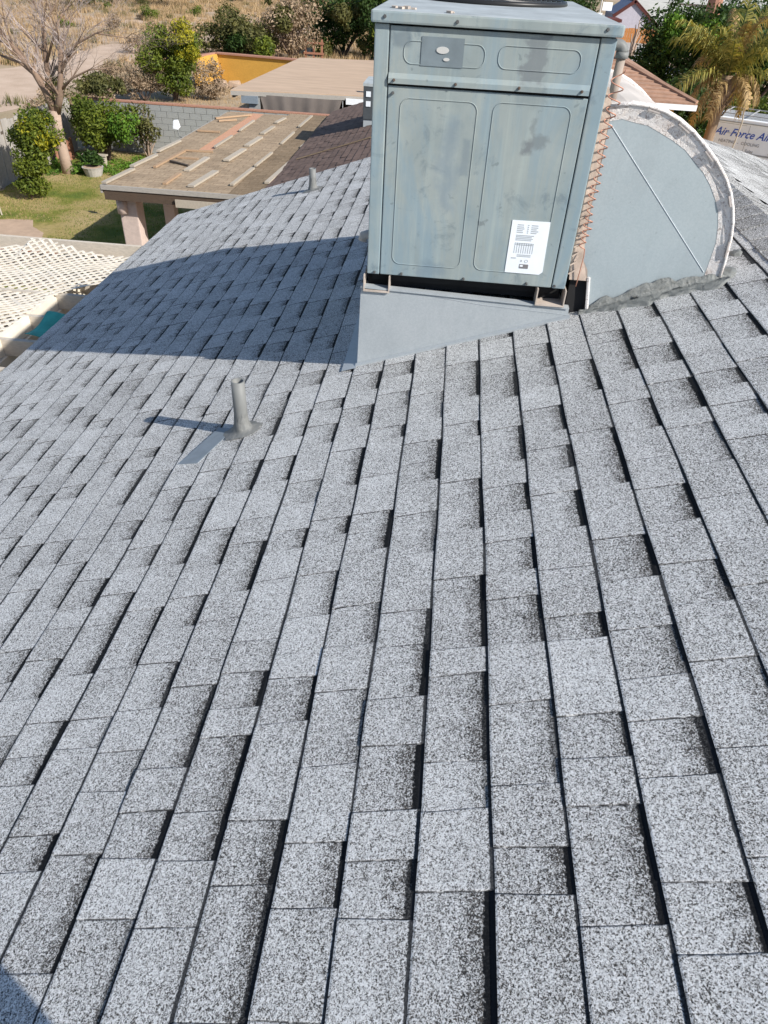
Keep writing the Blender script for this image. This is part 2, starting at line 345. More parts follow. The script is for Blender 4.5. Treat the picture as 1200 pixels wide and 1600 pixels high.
# ================================================================== SETTING
def sheet(name, poly, z, mat):
    mb = MB(); mb.add([(x, y, z) for x, y in poly], [tuple(range(len(poly)))]); o = mb.build(name, mat); o['kind'] = 'structure'; return o
def ragged(poly, step, amp, seed):
    g = random.Random(seed); out = []
    for i, (x, y) in enumerate(poly):
        x2, y2 = poly[(i+1) % len(poly)]; n = max(1, int(math.hypot(x2-x, y2-y)/step))
        for k in range(n): out.append((x+(x2-x)*k/n+g.uniform(-amp, amp), y+(y2-y)*k/n+g.uniform(-amp, amp)))
    return out
sheet('ground', [(-1500, -1500), (1500, -1500), (1500, 1500), (-1500, 1500)], 0, 'ground')
sheet('lawn', ragged([(-13.0, 17.6), (-10.9, 18.2), (-9.8, 16.6), (-9.2, 13), (-3, 13), (-3, 26.2), (-13.0, 26.2)], .5, .18, 3), .004, 'lawn')
sheet('bare_soil', ragged([(-13, 12), (-9.6, 12), (-9.8, 16.8), (-10.9, 18.3), (-13, 17.7)], .5, .12, 4), .008, 'soil')
sheet('patio_slab', [(-6.0, 13.0), (-2.6, 13.0), (-2.6, 21), (-6.0, 21)], .03, 'conc')
sheet('dry_yard', ragged([(-13, 26.8), (-4, 26.8), (-7, 43), (-13, 43)], .8, .2, 5), .005, 'ground')
sheet('wash_sand', ragged([(-17, 24), (-18.6, 31), (-18.9, 37.6), (-20.2, 48.7), (-21, 54), (-19, 62), (-12, 70), (-10, 80), (-13, 80), (-19, 66), (-24.5, 55), (-24, 45.7), (-25, 39), (-34, 34), (-34, 24)], 1.2, .35, 6), .006, 'sand')
sheet('sand_path', ragged([(-60, 76), (-30, 66), (-14, 78), (-10, 92), (-14, 94), (-30, 74), (-60, 84)], 2, .6, 8), .006, 'sand')
sheet('street', [(9.6, 24), (30, 18), (34, 40), (12, 200), (19.5, 200), (60, 10), (30, 5), (9, 12)], .004, 'asphalt') if False else None
sheet('driveway', ragged([(6.9, 20), (24, 20), (24, 36), (9.5, 40), (6.9, 40)], 2, .05, 9), .004, 'conc')
sheet('street', [(11.5, 40), (14.2, 40), (21, 130), (16, 130)], .004, 'conc')

# ------------------------------------------------------------------ MAIN HOUSE ROOF (local x = up the slope, y = along the courses)
SL = R(19); cs, sn = math.cos(SL), math.sin(SL); H = 1.30
O = Vector((H*sn, 0, 6-H*cs))
UE, UR, YA, YB = -3.527, 1.10, -1.9, 7.80
house = empty('shingled_house', O, 'house whose grey granule shingle roof fills the foreground below the air conditioner', 'house', rot=(0, -SL, 0))
MB().box(UE, UR, YA, YB, -.03, -.003).build('roof_deck', 'boardd', house)
def wig(k, y):
    return .0022*math.sin(2.1*y+k*1.7)+.0015*math.sin(5.3*y+k*2.9)+.0009*math.sin(13*y+k)
EXP = .1435; U0 = -.232
VS = [0, .03, .3, .55, .75, .87, 1.0, 1.09]
def tab_geo(k, y0, y1, raised, g, uend=None, swap=None):
    u0 = U0+k*EXP; lift = (.0017 if raised else 0)+g.uniform(0, .0006); sk0, sk1 = swap
    vs, vv, ce = [], [], []; e = .0030; curl = g.uniform(-.0002, .0012)
    ys = [(y0, sk0, 1), (y0+e, sk0, 0), ((y0+y1)/2, (sk0+sk1)/2, 0), (y1-e, sk1, 0), (y1, sk1, 1)]
    for (y, sk, c_) in ys:
        for v in VS:
            ub = u0+v*EXP + (wig(k, y) if v < .9 else wig(k+1, y))
            h = .0030*(1-min(v, 1))+.0012+lift - (.0025 if v > 1.05 else 0) + curl*max(0, 1-v*3) - .0009*c_ - (.0008 if v == 0 else 0)
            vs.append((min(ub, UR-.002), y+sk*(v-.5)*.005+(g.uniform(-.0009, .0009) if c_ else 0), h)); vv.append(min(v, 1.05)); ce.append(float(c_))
    nV, nC = len(VS), 5; fs = []
    for j in range(nC-1):
        for i in range(nV-1): q = j*nV+i; fs.append((q, q+1, q+1+nV, q+nV))
    b0 = len(vs)
    for i in range(nV): vs.append((vs[i][0], vs[i][1], -.002)); vv.append(vv[i]); ce.append(1.)
    for i in range(nV): q = (nC-1)*nV+i; vs.append((vs[q][0], vs[q][1], -.002)); vv.append(vv[q]); ce.append(1.)
    for i in range(nV-1):
        fs.append((i+1, i, b0+i, b0+i+1)); q = (nC-1)*nV+i; fs.append((q, q+1, b0+nV+i+1, b0+nV+i))
    prev = b0
    for j in range(1, nC):
        if j < nC-1: vs.append((vs[j*nV][0], vs[j*nV][1], -.002)); vv.append(0); ce.append(1.); m_ = len(vs)-1
        else: m_ = b0+nV
        fs.append(((j-1)*nV, j*nV, m_, prev)); prev = m_
    return vs, fs, vv, ce
tabs = []
g = random.Random(5)
k0 = int(math.floor((UE-U0)/EXP)); k1 = int(math.ceil((.97-U0)/EXP))
for k in range(k0, k1):
    y = YA+g.uniform(0, .3)-.3; raised = g.random() < .5; sk = g.uniform(-1, 1)
    while y < YB-.03:
        L = g.choice([.09, .12, .14, .17, .2, .24]) + g.uniform(-.015, .015)
        ya, yb = max(y, YA), min(y+L, YB); sk1 = g.uniform(-1, 1)
        if yb-ya > .03:
            u0 = U0+k*EXP; uc = u0+EXP/2; yc = (ya+yb)/2
            if not (u0 < UE-.01):
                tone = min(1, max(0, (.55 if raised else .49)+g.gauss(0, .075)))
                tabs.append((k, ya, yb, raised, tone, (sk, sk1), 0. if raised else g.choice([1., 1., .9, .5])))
        sk = sk1; y += L; raised = (not raised) if g.random() < .86 else raised
def world(u, y, n=0): return Vector((O.x+u*cs-n*sn, y, O.z+u*sn+n*cs))
def projarea(t):
    k, ya, yb, *_ = t; us = U0+k*EXP; P = []
    for (u, y) in ((us, ya), (us+EXP, ya), (us+EXP, yb), (us, yb)):
        d = world(u, y)-Vector((0, 0, 6)); z = d.dot(fw)
        if z < .1: return 0
        P.append((1095*d.dot(rt)/z, 1095*d.dot(up)/z))
    cx = sum(p[0] for p in P)/4; cy = sum(p[1] for p in P)/4
    if abs(cx) > 600 or abs(cy) > 800: return 0
    return abs(sum(P[i][0]*P[(i+1) % 4][1]-P[(i+1) % 4][0]*P[i][1] for i in range(4)))/2
order = sorted(range(len(tabs)), key=lambda i: -projarea(tabs[i])); near = set(order[:298])
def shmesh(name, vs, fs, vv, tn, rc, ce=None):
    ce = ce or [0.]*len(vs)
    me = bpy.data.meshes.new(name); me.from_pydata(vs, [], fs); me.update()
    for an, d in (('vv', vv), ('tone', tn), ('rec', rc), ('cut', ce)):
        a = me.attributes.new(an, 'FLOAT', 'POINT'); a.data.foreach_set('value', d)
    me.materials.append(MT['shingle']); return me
AV, AF, AVV, AT, AR, AC = [], [], [], [], [], []
for i, t in enumerate(tabs):
    vs, fs, vv, ce = tab_geo(t[0], t[1], t[2], t[3], g, swap=t[5])
    if i in near:
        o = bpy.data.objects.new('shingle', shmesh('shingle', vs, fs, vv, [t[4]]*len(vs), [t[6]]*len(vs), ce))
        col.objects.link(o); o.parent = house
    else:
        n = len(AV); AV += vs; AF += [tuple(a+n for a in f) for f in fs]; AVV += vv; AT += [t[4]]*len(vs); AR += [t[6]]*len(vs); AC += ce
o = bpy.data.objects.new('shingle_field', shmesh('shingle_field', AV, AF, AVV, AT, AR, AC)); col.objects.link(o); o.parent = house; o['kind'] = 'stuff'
# ridge caps, folded over the ridge
def cap_piece(y0, y1, tone):
    vs, fs, vv = [], [], []; a2 = 2*SL
    for j, (y, h) in enumerate(((y0, .011), (y1, .004))):
        for u, n in ((-.145, .0), (-.10, 0), (-.02, .002), (0, .003)): vs.append((UR+u, y, n+h)); vv.append(.5+.4*j)
        for u, n in ((.02, .002), (.10, 0), (.145, 0)): vs.append((UR+u*math.cos(a2), y, -u*math.sin(a2)+n+h)); vv.append(.5+.4*j)
    for i in range(6): fs.append((i, i+1, i+8, i+7))
    n = len(vs)
    for i in range(7): vs.append((vs[i][0], vs[i][1], vs[i][2]-.009)); vv.append(0.9)
    for i in range(6): fs.append((i+1, i, n+i, n+i+1))
    vs.append((vs[7][0], vs[7][1], vs[7][2]-.012)); vv.append(.9)
    fs.append((0, 7, len(vs)-1, n))
    return vs, fs, vv
y = YA
while y < YB-.05:
    vs, fs, vv = cap_piece(y, min(y+.27, YB), 0); tn = g.uniform(.05, .3)
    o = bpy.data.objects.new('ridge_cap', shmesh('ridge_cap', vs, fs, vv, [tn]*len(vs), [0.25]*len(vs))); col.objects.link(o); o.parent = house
    y += .143
# drip edge and fascia at the eave, rake board, gable body
MB().box(UE+.004, UE+.02, YA, YB, -.055, -.004).build('drip_edge', 'galv', house)
MB().box(UE+.0, UE+.03, YA, YB-.03, -.2, -.058).build('fascia', 'creamr', house)
MB().box(UE+.03, UR-.06, YB-.05, YB-.012, -.17, -.032).build('rake_board', 'creamr', house)
wl = MB(); inv = Matrix.Rotation(SL, 4, 'Y')
def toroof(p):
    q = Vector(p)-O; return (q.x*cs+q.z*sn, q.y, -q.x*sn+q.z*cs)
def hbox(name, mat, x0, x1, y0, y1, z0f, z1f):
    vs = [toroof((x, y, (z1f if z else z0f)(x))) for z in (0, 1) for y in (y0, y1) for x in (x0, x1)]
    mb = MB(); mb.add(vs, [(0, 2, 3, 1), (4, 5, 7, 6), (0, 1, 5, 4), (2, 6, 7, 3), (0, 4, 6, 2), (1, 3, 7, 5)]); return mb.build(name, mat, house)
zr = lambda x: 4.625+.3443*x
XR = O.x+UR*cs; ZR = O.z+UR*sn
hbox('wall', 'stuccob', -2.35, XR, YA+.3, YB-.35, lambda x: 0, lambda x: zr(x)-.06)
# the slope beyond the ridge: its courses run at an angle, away to the far lower edge
dq = Vector((.81, 1.02)).normalized(); tS = math.tan(SL)
def fs_(x, y, n=0): return Vector((x, y, ZR-(x-XR)*tS+n))
AV, AF, AVV, AT, AR = [], [], [], [], []
nq = Vector((dq.y, -dq.x))
base2 = Vector((2.2, 6.61))
E2 = .135
def clipx(p0, p1):
    a, b = Vector(p0), Vector(p1)
    if a.x < XR+.1 and b.x < XR+.1: return None
    if a.x < XR+.1: a = a.lerp(b, (XR+.1-a.x)/(b.x-a.x))
    return a, b
for r_ in range(-1, 34):
    off = r_*E2; s_ = -9.0
    while s_ < 6.0:
        L = g.choice([.14, .2, .26, .33]); raised = g.random() < .5
        c = clipx(base2+nq*off+dq*s_, base2+nq*off+dq*(s_+L))
        s_ += L
        if c is None or c[0].y < -1.9: continue
        a, b = c; n = len(AV); l = .002 if raised else 0; w2 = nq*(E2+.012)
        if r_ == -1: continue
        P = [fs_(a.x, a.y, .007+l), fs_(b.x, b.y, .007+l), fs_(b.x+w2.x, b.y+w2.y, .002+l), fs_(a.x+w2.x, a.y+w2.y, .002+l), fs_(a.x, a.y, -.01), fs_(b.x, b.y, -.01)]
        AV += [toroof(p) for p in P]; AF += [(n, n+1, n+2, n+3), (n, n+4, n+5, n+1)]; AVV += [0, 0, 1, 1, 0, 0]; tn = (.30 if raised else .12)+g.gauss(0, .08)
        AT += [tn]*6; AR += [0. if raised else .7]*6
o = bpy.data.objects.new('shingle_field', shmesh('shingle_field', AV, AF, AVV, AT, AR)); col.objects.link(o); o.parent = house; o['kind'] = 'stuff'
P = []
e1 = base2+dq*7; e0 = Vector((XR+.01, base2.y+(XR+.01-base2.x)*dq.y/dq.x))
poly = [(XR+.002, -1.9), (XR+.002, e0.y), (e1.x, e1.y), (e1.x, -1.9)]
n = len(poly); mb = MB()
mb.add([toroof(fs_(x, y, -.012)) for x, y in poly]+[toroof(fs_(x, y, -.14)) for x, y in poly], [tuple(range(n)), tuple(reversed(range(n, 2*n)))]+[(i, i+n, (i+1) % n+n, (i+1) % n) for i in range(n)])
mb.build('roof_deck', 'fascia', house)

# ------------------------------------------------------------------ ROOFTOP AIR CONDITIONER
ac = empty('rooftop_air_conditioner', (0.11, 2.9, 4.9), 'big weathered grey green rooftop air conditioner standing on a galvanised curb', 'air conditioner')
AO = Vector(ac.location)
def sub(mb): mb.v = [(x-AO.x, y-AO.y, z-AO.z) for x, y, z in mb.v]; return mb
def acp(name, mb, mat, par=None, **k): return sub(mb).build(name, mat, par or ac, **k)
YBK = 4.37
acp('cabinet_body', MB().box(-.292, .514, 2.915, YBK-.01, 4.945, 5.80), 'cabinet')
for x0, x1 in ((-.301, -.2505), (.4685, .522)): acp('corner_post', MB().box(x0, x1, 2.90, 2.96, 4.940, 5.803), 'cabinet', bevel=.004)
for x0, x1 in ((-.301, -.2505), (.4685, .522)): acp('corner_post', MB().box(x0, x1, YBK-.06, YBK, 4.940, 5.803), 'cabinet', bevel=.004)
upn = acp('upper_panel', MB().box(-.2465, .4645, 2.901, 2.93, 5.652, 5.800), 'cabinet', bevel=.003)
acp('panel_lip', MB().add([(-.2465, 2.892, 5.630), (.462, 2.892, 5.632), (.462, 2.892, 5.648), (-.2465, 2.892, 5.646), (-.2465, 2.90, 5.662), (.462, 2.90, 5.664), (-.2465, 2.91, 5.630), (.462, 2.91, 5.632)],
    [(0, 1, 2, 3), (3, 2, 5, 4), (6, 7, 1, 0)]), 'cabinet')
acp('seam_gap', MB().box(-.247, .465, 2.912, 2.92, 5.615, 5.650), 'dark')
lpn = acp('lower_panel', MB().box(-.2465, .4645, 2.902, 2.93, 4.941, 5.622), 'cabinet', bevel=.003)
def rrect(x0, x1, z0, z1, r, y, rad=.0017):
    pts = []
    for cx, cz, a0 in ((x1-r, z1-r, 0), (x0+r, z1-r, 90), (x0+r, z0+r, 180), (x1-r, z0+r, 270)):
        for i in range(7): a = R(a0+i*15); pts.append((cx+r*math.cos(a), y, cz+r*math.sin(a)))
    pts.append(pts[0]); return MB().tube(pts, rad, 6, False)
for a in ((-.196, .085, 5.692, 5.760), (.132, .414, 5.695, 5.763)): acp('embossed_ridge', rrect(*a, .028, 2.9005), 'cabinet', upn, smooth=True)
for a in ((-.199, .080, 4.990, 5.587), (.137, .415, 4.991, 5.593)): acp('embossed_ridge', rrect(*a, .032, 2.9015), 'cabinet', lpn, smooth=True)
for x, z in ((-.226, 5.641), (-.007, 5.640), (.217, 5.642), (.436, 5.644)):
    acp('screw', MB().tube([(x, 2.897, z), (x, 2.888, z)], [.006, .005], 6).tube([(x, 2.888, z), (x, 2.884, z)], .003, 6), 'rust')
for x, z in ((-.27, 4.949), (-.157, 4.950), (.102, 4.950), (.362, 4.951), (.478, 4.951), (-.228, 5.600), (.09, 5.50)):
    if z > 5.45 and x > 0: continue
    acp('screw', MB().tube([(x, 2.903, z), (x, 2.892, z)], [.006, .005], 6), 'screw')
# faded square with small silver badges
stq = acp('logo_patch', MB().box(-.136, .011, 2.8985, 2.9003, 5.689, 5.775), 'sticker')
def oval(x, z, a, b, y): return MB().prism([(x+a*math.cos(R(t)), z+b*math.sin(R(t))) for t in range(0, 360, 20)], 'y', y-.0025, y)
acp('badge', oval(-.062, 5.738, .022, .0105, 2.8985), 'badge', stq); acp('badge', oval(-.047, 5.7115, .011, .005, 2.8985), 'badge', stq)
acp('stain_patch', MB().prism([(.216, 5.795), (.300, 5.792), (.292, 5.74), (.287, 5.70), (.296, 5.655), (.232, 5.655), (.238, 5.70), (.226, 5.745)], 'y', 2.8998, 2.9006), 'rstain') if 'rstain' in MT else None
# rating label
lab = acp('rating_label', MB().prism([(.266, 4.992), (.405, 4.991), (.419, 5.003), (.414, 5.199), (.266, 5.197)], 'y', 2.8998, 2.9016), 'label')
pr_ = MB(); gg = random.Random(3)
for i, z in enumerate((5.180, 5.172, 5.165, 5.158, 5.151)):
    pr_.box(.290, .290+gg.uniform(.022, .032), 2.8990, 2.8997, z, z+.0035); pr_.box(.330, .335, 2.8990, 2.8997, z, z+.0035); pr_.box(.345, .345+gg.uniform(.020, .03), 2.8990, 2.8997, z, z+.0035)
for i, z in enumerate((5.140, 5.134, 5.128, 5.122)): pr_.box(.290, .290+gg.uniform(.055, .07), 2.8990, 2.8997, z, z+.0035)
for x in (.290, .299, .308, .317, .326, .335, .344, .353, .362): pr_.box(x, x+.0022, 2.8990, 2.8997, 5.072, 5.113)
for z in (5.110, 5.104): pr_.box(.293, .362, 2.8990, 2.8996, z, z+.0026)
for z in (5.064, 5.0585): pr_.box(.305, .36, 2.8990, 2.8997, z, z+.0032)
pr_.box(.283, .303, 2.8990, 2.8997, 5.050, 5.054); pr_.box(.323, .329, 2.8990, 2.8997, 5.038, 5.046)
pr_.tube([(.346+.006*math.cos(R(t)), 2.8993, 5.042+.006*math.sin(R(t))) for t in range(0, 361, 30)], .0009, 4)
acp('printed_text', pr_, 'ink', lab); acp('maker_mark', MB().box(.321, .357, 2.8988, 2.8997, 5.012, 5.029), 'inkd', lab); acp('maker_mark', MB().box(.323, .335, 2.8982, 2.8988, 5.019, 5.026), 'label', lab)
# cap
import bmesh
cap = acp('top_cap', MB().box(-.314, .537, 2.883, YBK+.015, 5.806, 5.842), ['cabinet', 'captop'], bevel=.007)
for p in cap.data.polygons:
    if p.normal.z > .7: p.material_index = 1
for x, z in ((-.266, 5.825), (.481, 5.827), (-.02, 5.822)):
    acp('screw', MB().tube([(x, 2.884, z), (x, 2.878, z)], [.0065, .005], 6), 'screw')
fc = (.11, 3.90); fr = .33
mb = MB(); mb.tube([(fc[0]+fr*math.cos(R(t)), fc[1]+fr*math.sin(R(t)), 5.848) for t in range(0, 361, 10)], .012, 6, False); acp('fan_rim', mb, 'black', smooth=True)
acp('fan_opening', MB().tube([(fc[0], fc[1], 5.8425), (fc[0], fc[1], 5.8445)], fr-.005, 32), 'dark')
mb = MB()
for rr in np.arange(.05, fr, .022): mb.tube([(fc[0]+rr*math.cos(R(t)), fc[1]+rr*math.sin(R(t)), 5.856) for t in range(0, 361, 15)], .0022, 4, False)
for t in range(0, 360, 45): mb.tube([(fc[0], fc[1], 5.859), (fc[0]+fr*math.cos(R(t)), fc[1]+fr*math.sin(R(t)), 5.855)], .003, 4)
acp('fan_grille', mb, 'black')
mb = MB()
for z in np.arange(5.0, 5.77, .022): mb.box(-.302, -.2935, 3.02, YBK-.1, z, z+.006)
acp('coil_guard', mb, 'cabinet')
for x, y, s_ in ((-.22, 2.99, .013), (-.20, 3.01, .016), (-.175, 3.0, .010), (-.245, 3.02, .012), (-.05, 2.93, .012), (-.038, 2.94, .007)):
    tagn = MB(); n_ = 5
    tagn.prism([(x+s_*gg.uniform(.5, 1.3)*math.cos(R(72*i)), y+s_*1.6*gg.uniform(.5, 1.3)*math.sin(R(72*i))) for i in range(5)], 'z', 5.8425, 5.8425+s_*.5)
    tag(tagn.build('dry_leaf', 'leaf_litter' if 'leaf_litter' in MT else 'rail'), 'curled dry leaf scrap lying near the front edge of the air conditioner top', 'leaf', 'leaf scraps on the air conditioner top')
# base rails
for x0, x1 in ((-.314, -.203), (.411, .531)):
    rl = MB().box(x0, x1, 2.888, 2.99, 4.867, 4.874).box(x0, x0+.005, 2.888, 2.99, 4.874, 4.937).box(x1-.005, x1, 2.888, 2.99, 4.874, 4.937)
    acp('base_rail', rl, 'rail')
acp('base_pan', MB().box(-.285, .508, 2.95, YBK-.02, 4.900, 4.944), 'dark')
acp('base_skirt', MB().box(-.30, .515, 2.962, 2.975, 4.874, 4.944), 'dark')
# curb
cb = MB(); zt = 4.885
def cz(x): return zr(x)+.004
cb.add([(-.333, 2.9, cz(-.333)), (.560, 2.9, cz(.56)), (.556, 2.9, 4.862), (-.325, 2.9, zt), (-.333, YBK, cz(-.333)), (.56, YBK, cz(.56)), (.556, YBK, 4.862), (-.325, YBK, zt)],
    [(0, 1, 2, 3), (5, 4, 7, 6), (4, 0, 3, 7), (1, 5, 6, 2)])
curb = acp('curb', cb, 'galv')
acp('curb_flange', MB().add([(-.325, 2.893, zt+.002), (.556, 2.893, 4.864), (.556, 2.93, 4.864), (-.325, 2.93, zt+.002), (-.325, 2.893, zt-.006), (.556, 2.893, 4.858)], [(0, 1, 2, 3), (4, 5, 1, 0)]), 'galv', curb)
acp('curb_flange', MB().add([(-.340, 2.882, cz(-.34)+.007), (.565, 2.882, cz(.565)+.007), (.565, 2.899, cz(.565)+.012), (-.340, 2.899, cz(-.34)+.012), (-.340, 2.882, cz(-.34)-.002), (.565, 2.882, cz(.565)-.002)], [(0, 1, 2, 3), (4, 5, 1, 0)]), 'galv', curb)
acp('curb_flange', MB().add([(-.40, 2.86, cz(-.40)+.006), (-.334, 2.86, cz(-.334)+.006), (-.334, YBK, cz(-.334)+.006), (-.40, YBK, cz(-.40)+.006)], [(0, 1, 2, 3)]), 'galv', curb)
acp('curb_seam', MB().tube([(-.1, 2.8995, 4.872), (.2, 2.8995, 4.845), (.55, 2.8995, 4.832)], .0012, 4), 'galv', curb)
# ---- duct elbow
de = empty('duct_elbow', (.8, 2.93, 4.9), 'curved grey sheet metal duct elbow with cracked white rim beside the air conditioner', 'duct')
def dp(name, mb, mat, par=None, **k):
    mb.v = [(x-.8, y-2.93, z-4.9) for x, y, z in mb.v]; return mb.build(name, mat, par or de, **k)
outer0 = [(.545, 5.600), (.62, 5.612), (.68, 5.608), (.74, 5.595), (.80, 5.570), (.86, 5.535), (.92, 5.49), (.97, 5.447), (1.02, 5.395), (1.055, 5.345), (1.08, 5.295), (1.10, 5.24), (1.113, 5.18), (1.12, 5.10), (1.122, 5.012)]
inner0 = [(.553, 5.553), (.60, 5.562), (.645, 5.558), (.70, 5.547), (.745, 5.532), (.80, 5.508), (.852, 5.476), (.90, 5.443), (.944, 5.405), (.982, 5.365), (1.015, 5.320), (1.04, 5.278), (1.058, 5.230), (1.07, 5.16), (1.070, 5.000)]
body = outer0+[(.63, 4.845), (.612, 4.985), (.572, 5.0), (.560, 5.3)]
DB = 3.92
dbm = MB(); n = len(body)
vs = [(x, 2.93, z) for x, z in body]+[(x, DB, z) for x, z in body]
dbm.add(vs, [tuple(range(n))]+[(i, (i+1) % n, (i+1) % n+n, i+n) for i in range(n)]+[tuple(range(n, 2*n))])
db = dp('duct_body', dbm, ['duct', 'ductop'])
for p in db.data.polygons:
    if abs(p.normal.y) < .5 and p.center.x > -.22: p.material_index = 1
rim = MB(); n = len(outer0)
vo = []; gr_ = random.Random(8)
for i in range(n):
    jx = gr_.uniform(-.002, .002)
    vo += [(*((inner0[i][0]+jx, 2.929)), inner0[i][1]+jx), (inner0[i][0]+.012+jx*.5, 2.9265, inner0[i][1]+.012+jx*.5), ((outer0[i][0]*.85+inner0[i][0]*.15), 2.918, (outer0[i][1]*.85+inner0[i][1]*.15)), (outer0[i][0]+.006, 2.920, outer0[i][1]+.006), (outer0[i][0]+.010, 2.945, outer0[i][1]+.010), (outer0[i][0], 2.975, outer0[i][1]+.003)]
fsx = []
for i in range(n-1):
    for j in range(5): a = i*6+j; fsx.append((a, a+1, a+7, a+6))
rim.add(vo, fsx); dp('white_rim', rim, 'white')
rb = MB(); rb.tube([(x+.004, 2.917, z+.003) for x, z in outer0], .0065, 6); dp('rim_bead', rb, 'white', smooth=True)
rb = MB(); rb.tube([(x+.002, DB, z+.003) for x, z in outer0], .010, 6); dp('rim_bead', rb, 'white', smooth=True)
for i in (2, 4, 6, 9, 12): # joints in the rim
    (x, z), (x2, z2) = outer0[i], outer0[i+1]
    dp('rim_clip', MB().bar((x, 2.911, z-.006), (x+(x2-x)*.75, 2.911, z-.006+(z2-z)*.75), .005, .005, (0, 1, 0)), 'rimc')
dp('crease_line', MB().tube([(.567, 2.9285, 5.545), (.82, 2.9285, 5.29), (1.062, 2.9285, 5.045)], .0009, 5), 'label')
# stained sealant strip where the duct meets the cabinet
ss = MB(); ss.add([(.523, 2.925, 5.66), (.532, 2.925, 5.66), (.557, 2.925, 5.60), (.562, 2.922, 5.42), (.560, 2.922, 5.20), (.574, 2.920, 5.06), (.600, 2.918, 5.02), (.61, 2.92, 4.975), (.535, 2.92, 4.975), (.523, 2.925, 5.05)], [(9, 8, 7, 6, 5, 4, 3, 2, 1, 0)])
for z in np.arange(5.0, 5.22, .036): ss.bar((.526, 2.914, z), (.548, 2.914, z+.016), .005, .006)
dp('side_seal', ss, 'seal')
dp('dark_opening', MB().box(.545, .632, 2.94, 2.955, 4.80, 5.0), 'dark')
dp('plenum', MB().box(.523, .60, 3.3, DB-.02, 4.9, 5.58), 'dark')
dp('seal_bead', MB().tube([(.612, 2.922, 4.99), (.622, 2.922, 4.93), (.634, 2.92, 4.85)], .007, 6), 'white')
# lumpy grey sealant along the foot
ms = MB(); NX, NJ = 150, 11; gm = random.Random(4)
tw = [sum(math.sin(i*f+p)*a for f, p, a in ((.09, 1, .010), (.22, 2, .005), (.5, .4, .002))) for i in range(NX)]
bw = [sum(math.sin(i*f+p)*a for f, p, a in ((.08, 3, .012), (.19, 1.1, .007), (.45, 2.4, .003))) for i in range(NX)]
for i in range(NX):
    f = i/(NX-1); x = .60+.56*f; z0 = zr(x); hf = min(1, f*7, (1-f)*6+.3)
    topz = max(.010, (.055+tw[i])*(.6+.5*math.sin(f*3.1))*hf); outw = max(.012, (.045+bw[i])*hf)
    for j in range(NJ):
        t = j/(NJ-1)
        if t < .5: q = t/.5; y_ = 2.9295-.006-.012*q-(outw*.15)*q; z_ = z0+topz*(1-q)+.012*q
        else: q = (t-.5)/.5; y_ = 2.9115-outw*.15-outw*q; z_ = z0+.012*(1-q)+.0075
        nn = .0025*math.sin(i*.31+j*1.7)+.002*math.sin(i*.13-j*2.3)+gm.uniform(-.0008, .0008)
        if x > 1.118: y_ -= 0
        ms.v.append((x, y_+nn, z_+nn*.8+(.0 if j < NJ-1 else -.008)))
for i in range(NX-1):
    for j in range(NJ-1): a = i*NJ+j; ms.f.append((a, a+1, a+NJ+1, a+NJ))
tag(ms.build('sealant_smear', 'mastic', smooth=True), 'lumpy grey sealant smeared along the foot of the duct', 'sealant')
def blob(x, y, rx, ry, h, seed):
    gq = random.Random(seed); m_ = MB(); m_.v.append((x, y, zr(x)+.008+h)); N_ = 18
    for ring, (f, hh) in enumerate(((.4, .8), (.75, .45), (1, 0))):
        for i in range(N_):
            a = 2*math.pi*i/N_; r_ = f*(1+gq.uniform(-.18, .18)); xx = x+rx*r_*math.cos(a)
            m_.v.append((xx, y+ry*r_*math.sin(a), zr(xx)+(.0085 if f < 1 else .001)+h*hh*gq.uniform(.7, 1.2)))
    for i in range(N_): m_.f.append((0, 1+i, 1+(i+1) % N_))
    for r_ in range(2):
        for i in range(N_): a = 1+r_*N_+i; b = 1+r_*N_+(i+1) % N_; m_.f.append((a, a+N_, b+N_, b))
    return m_
tag(blob(1.155, 2.97, .05, .07, .02, 2).build('sealant_blob', 'mastic', smooth=True), 'grey sealant blob at the lower right corner of the duct', 'sealant')
tag(blob(1.25, 3.16, .025, .035, .008, 5).build('sealant_dab', 'mastic', smooth=True), 'small grey sealant dab on the shingles right of the duct', 'sealant')
# copper coil
ctp = []
for i in range(0, 20*15):
    t = i/15; f = t/19
    if f > 1: break
    a = 2*math.pi*t; z = 5.715-.61*f; rr = .012+.006*math.sin(t*1.3)*.5+(.006 if f < .25 else 0)
    pw = f**.8
    ctp.append((.552+.007*f+rr*1.15*math.cos(a)+.003*math.sin(t*.9), 2.908+.008*math.sin(a), 5.715-.61*pw))
ctp += [(.57, 2.90, 5.08), (.568, 2.91, 4.99), (.567, 2.915, 4.95)]
tag(MB().tube(ctp, .0021, 6).build('copper_coil', 'copper', smooth=True), 'thin coiled copper tube hanging down the right edge of the air conditioner', 'copper tube')
# conduit elbow on the cabinet's right
cd = empty('conduit_elbow', (.53, 3.0, 5.75), 'grey pipe elbow with brown drop pipe at the top right corner of the big unit', 'pipe')
def lp(o, mb, name, mat, **k): L_ = Vector(o.location); mb.v = [(x-L_.x, y-L_.y, z-L_.z) for x, y, z in mb.v]; return mb.build(name, mat, o, **k)
arc = [(.50, 3.06, 5.775), (.535, 3.06, 5.775)]+[(.555+.022*math.sin(R(a)), 3.06, 5.753+.022*math.cos(R(a))) for a in range(0, 91, 15)]
lp(cd, MB().tube(arc, .019, 12), 'elbow', 'pvc', smooth=True); lp(cd, MB().tube([(.577, 3.06, 5.755), (.577, 3.06, 5.735)], .023, 12), 'collar', 'pvc', smooth=True)
lp(cd, MB().tube([(.577, 3.06, 5.737), (.575, 3.06, 5.58)], .016, 12), 'drop_pipe', 'pvcb', smooth=True)  # brown of the drop pipe puts its shadow side into the colour
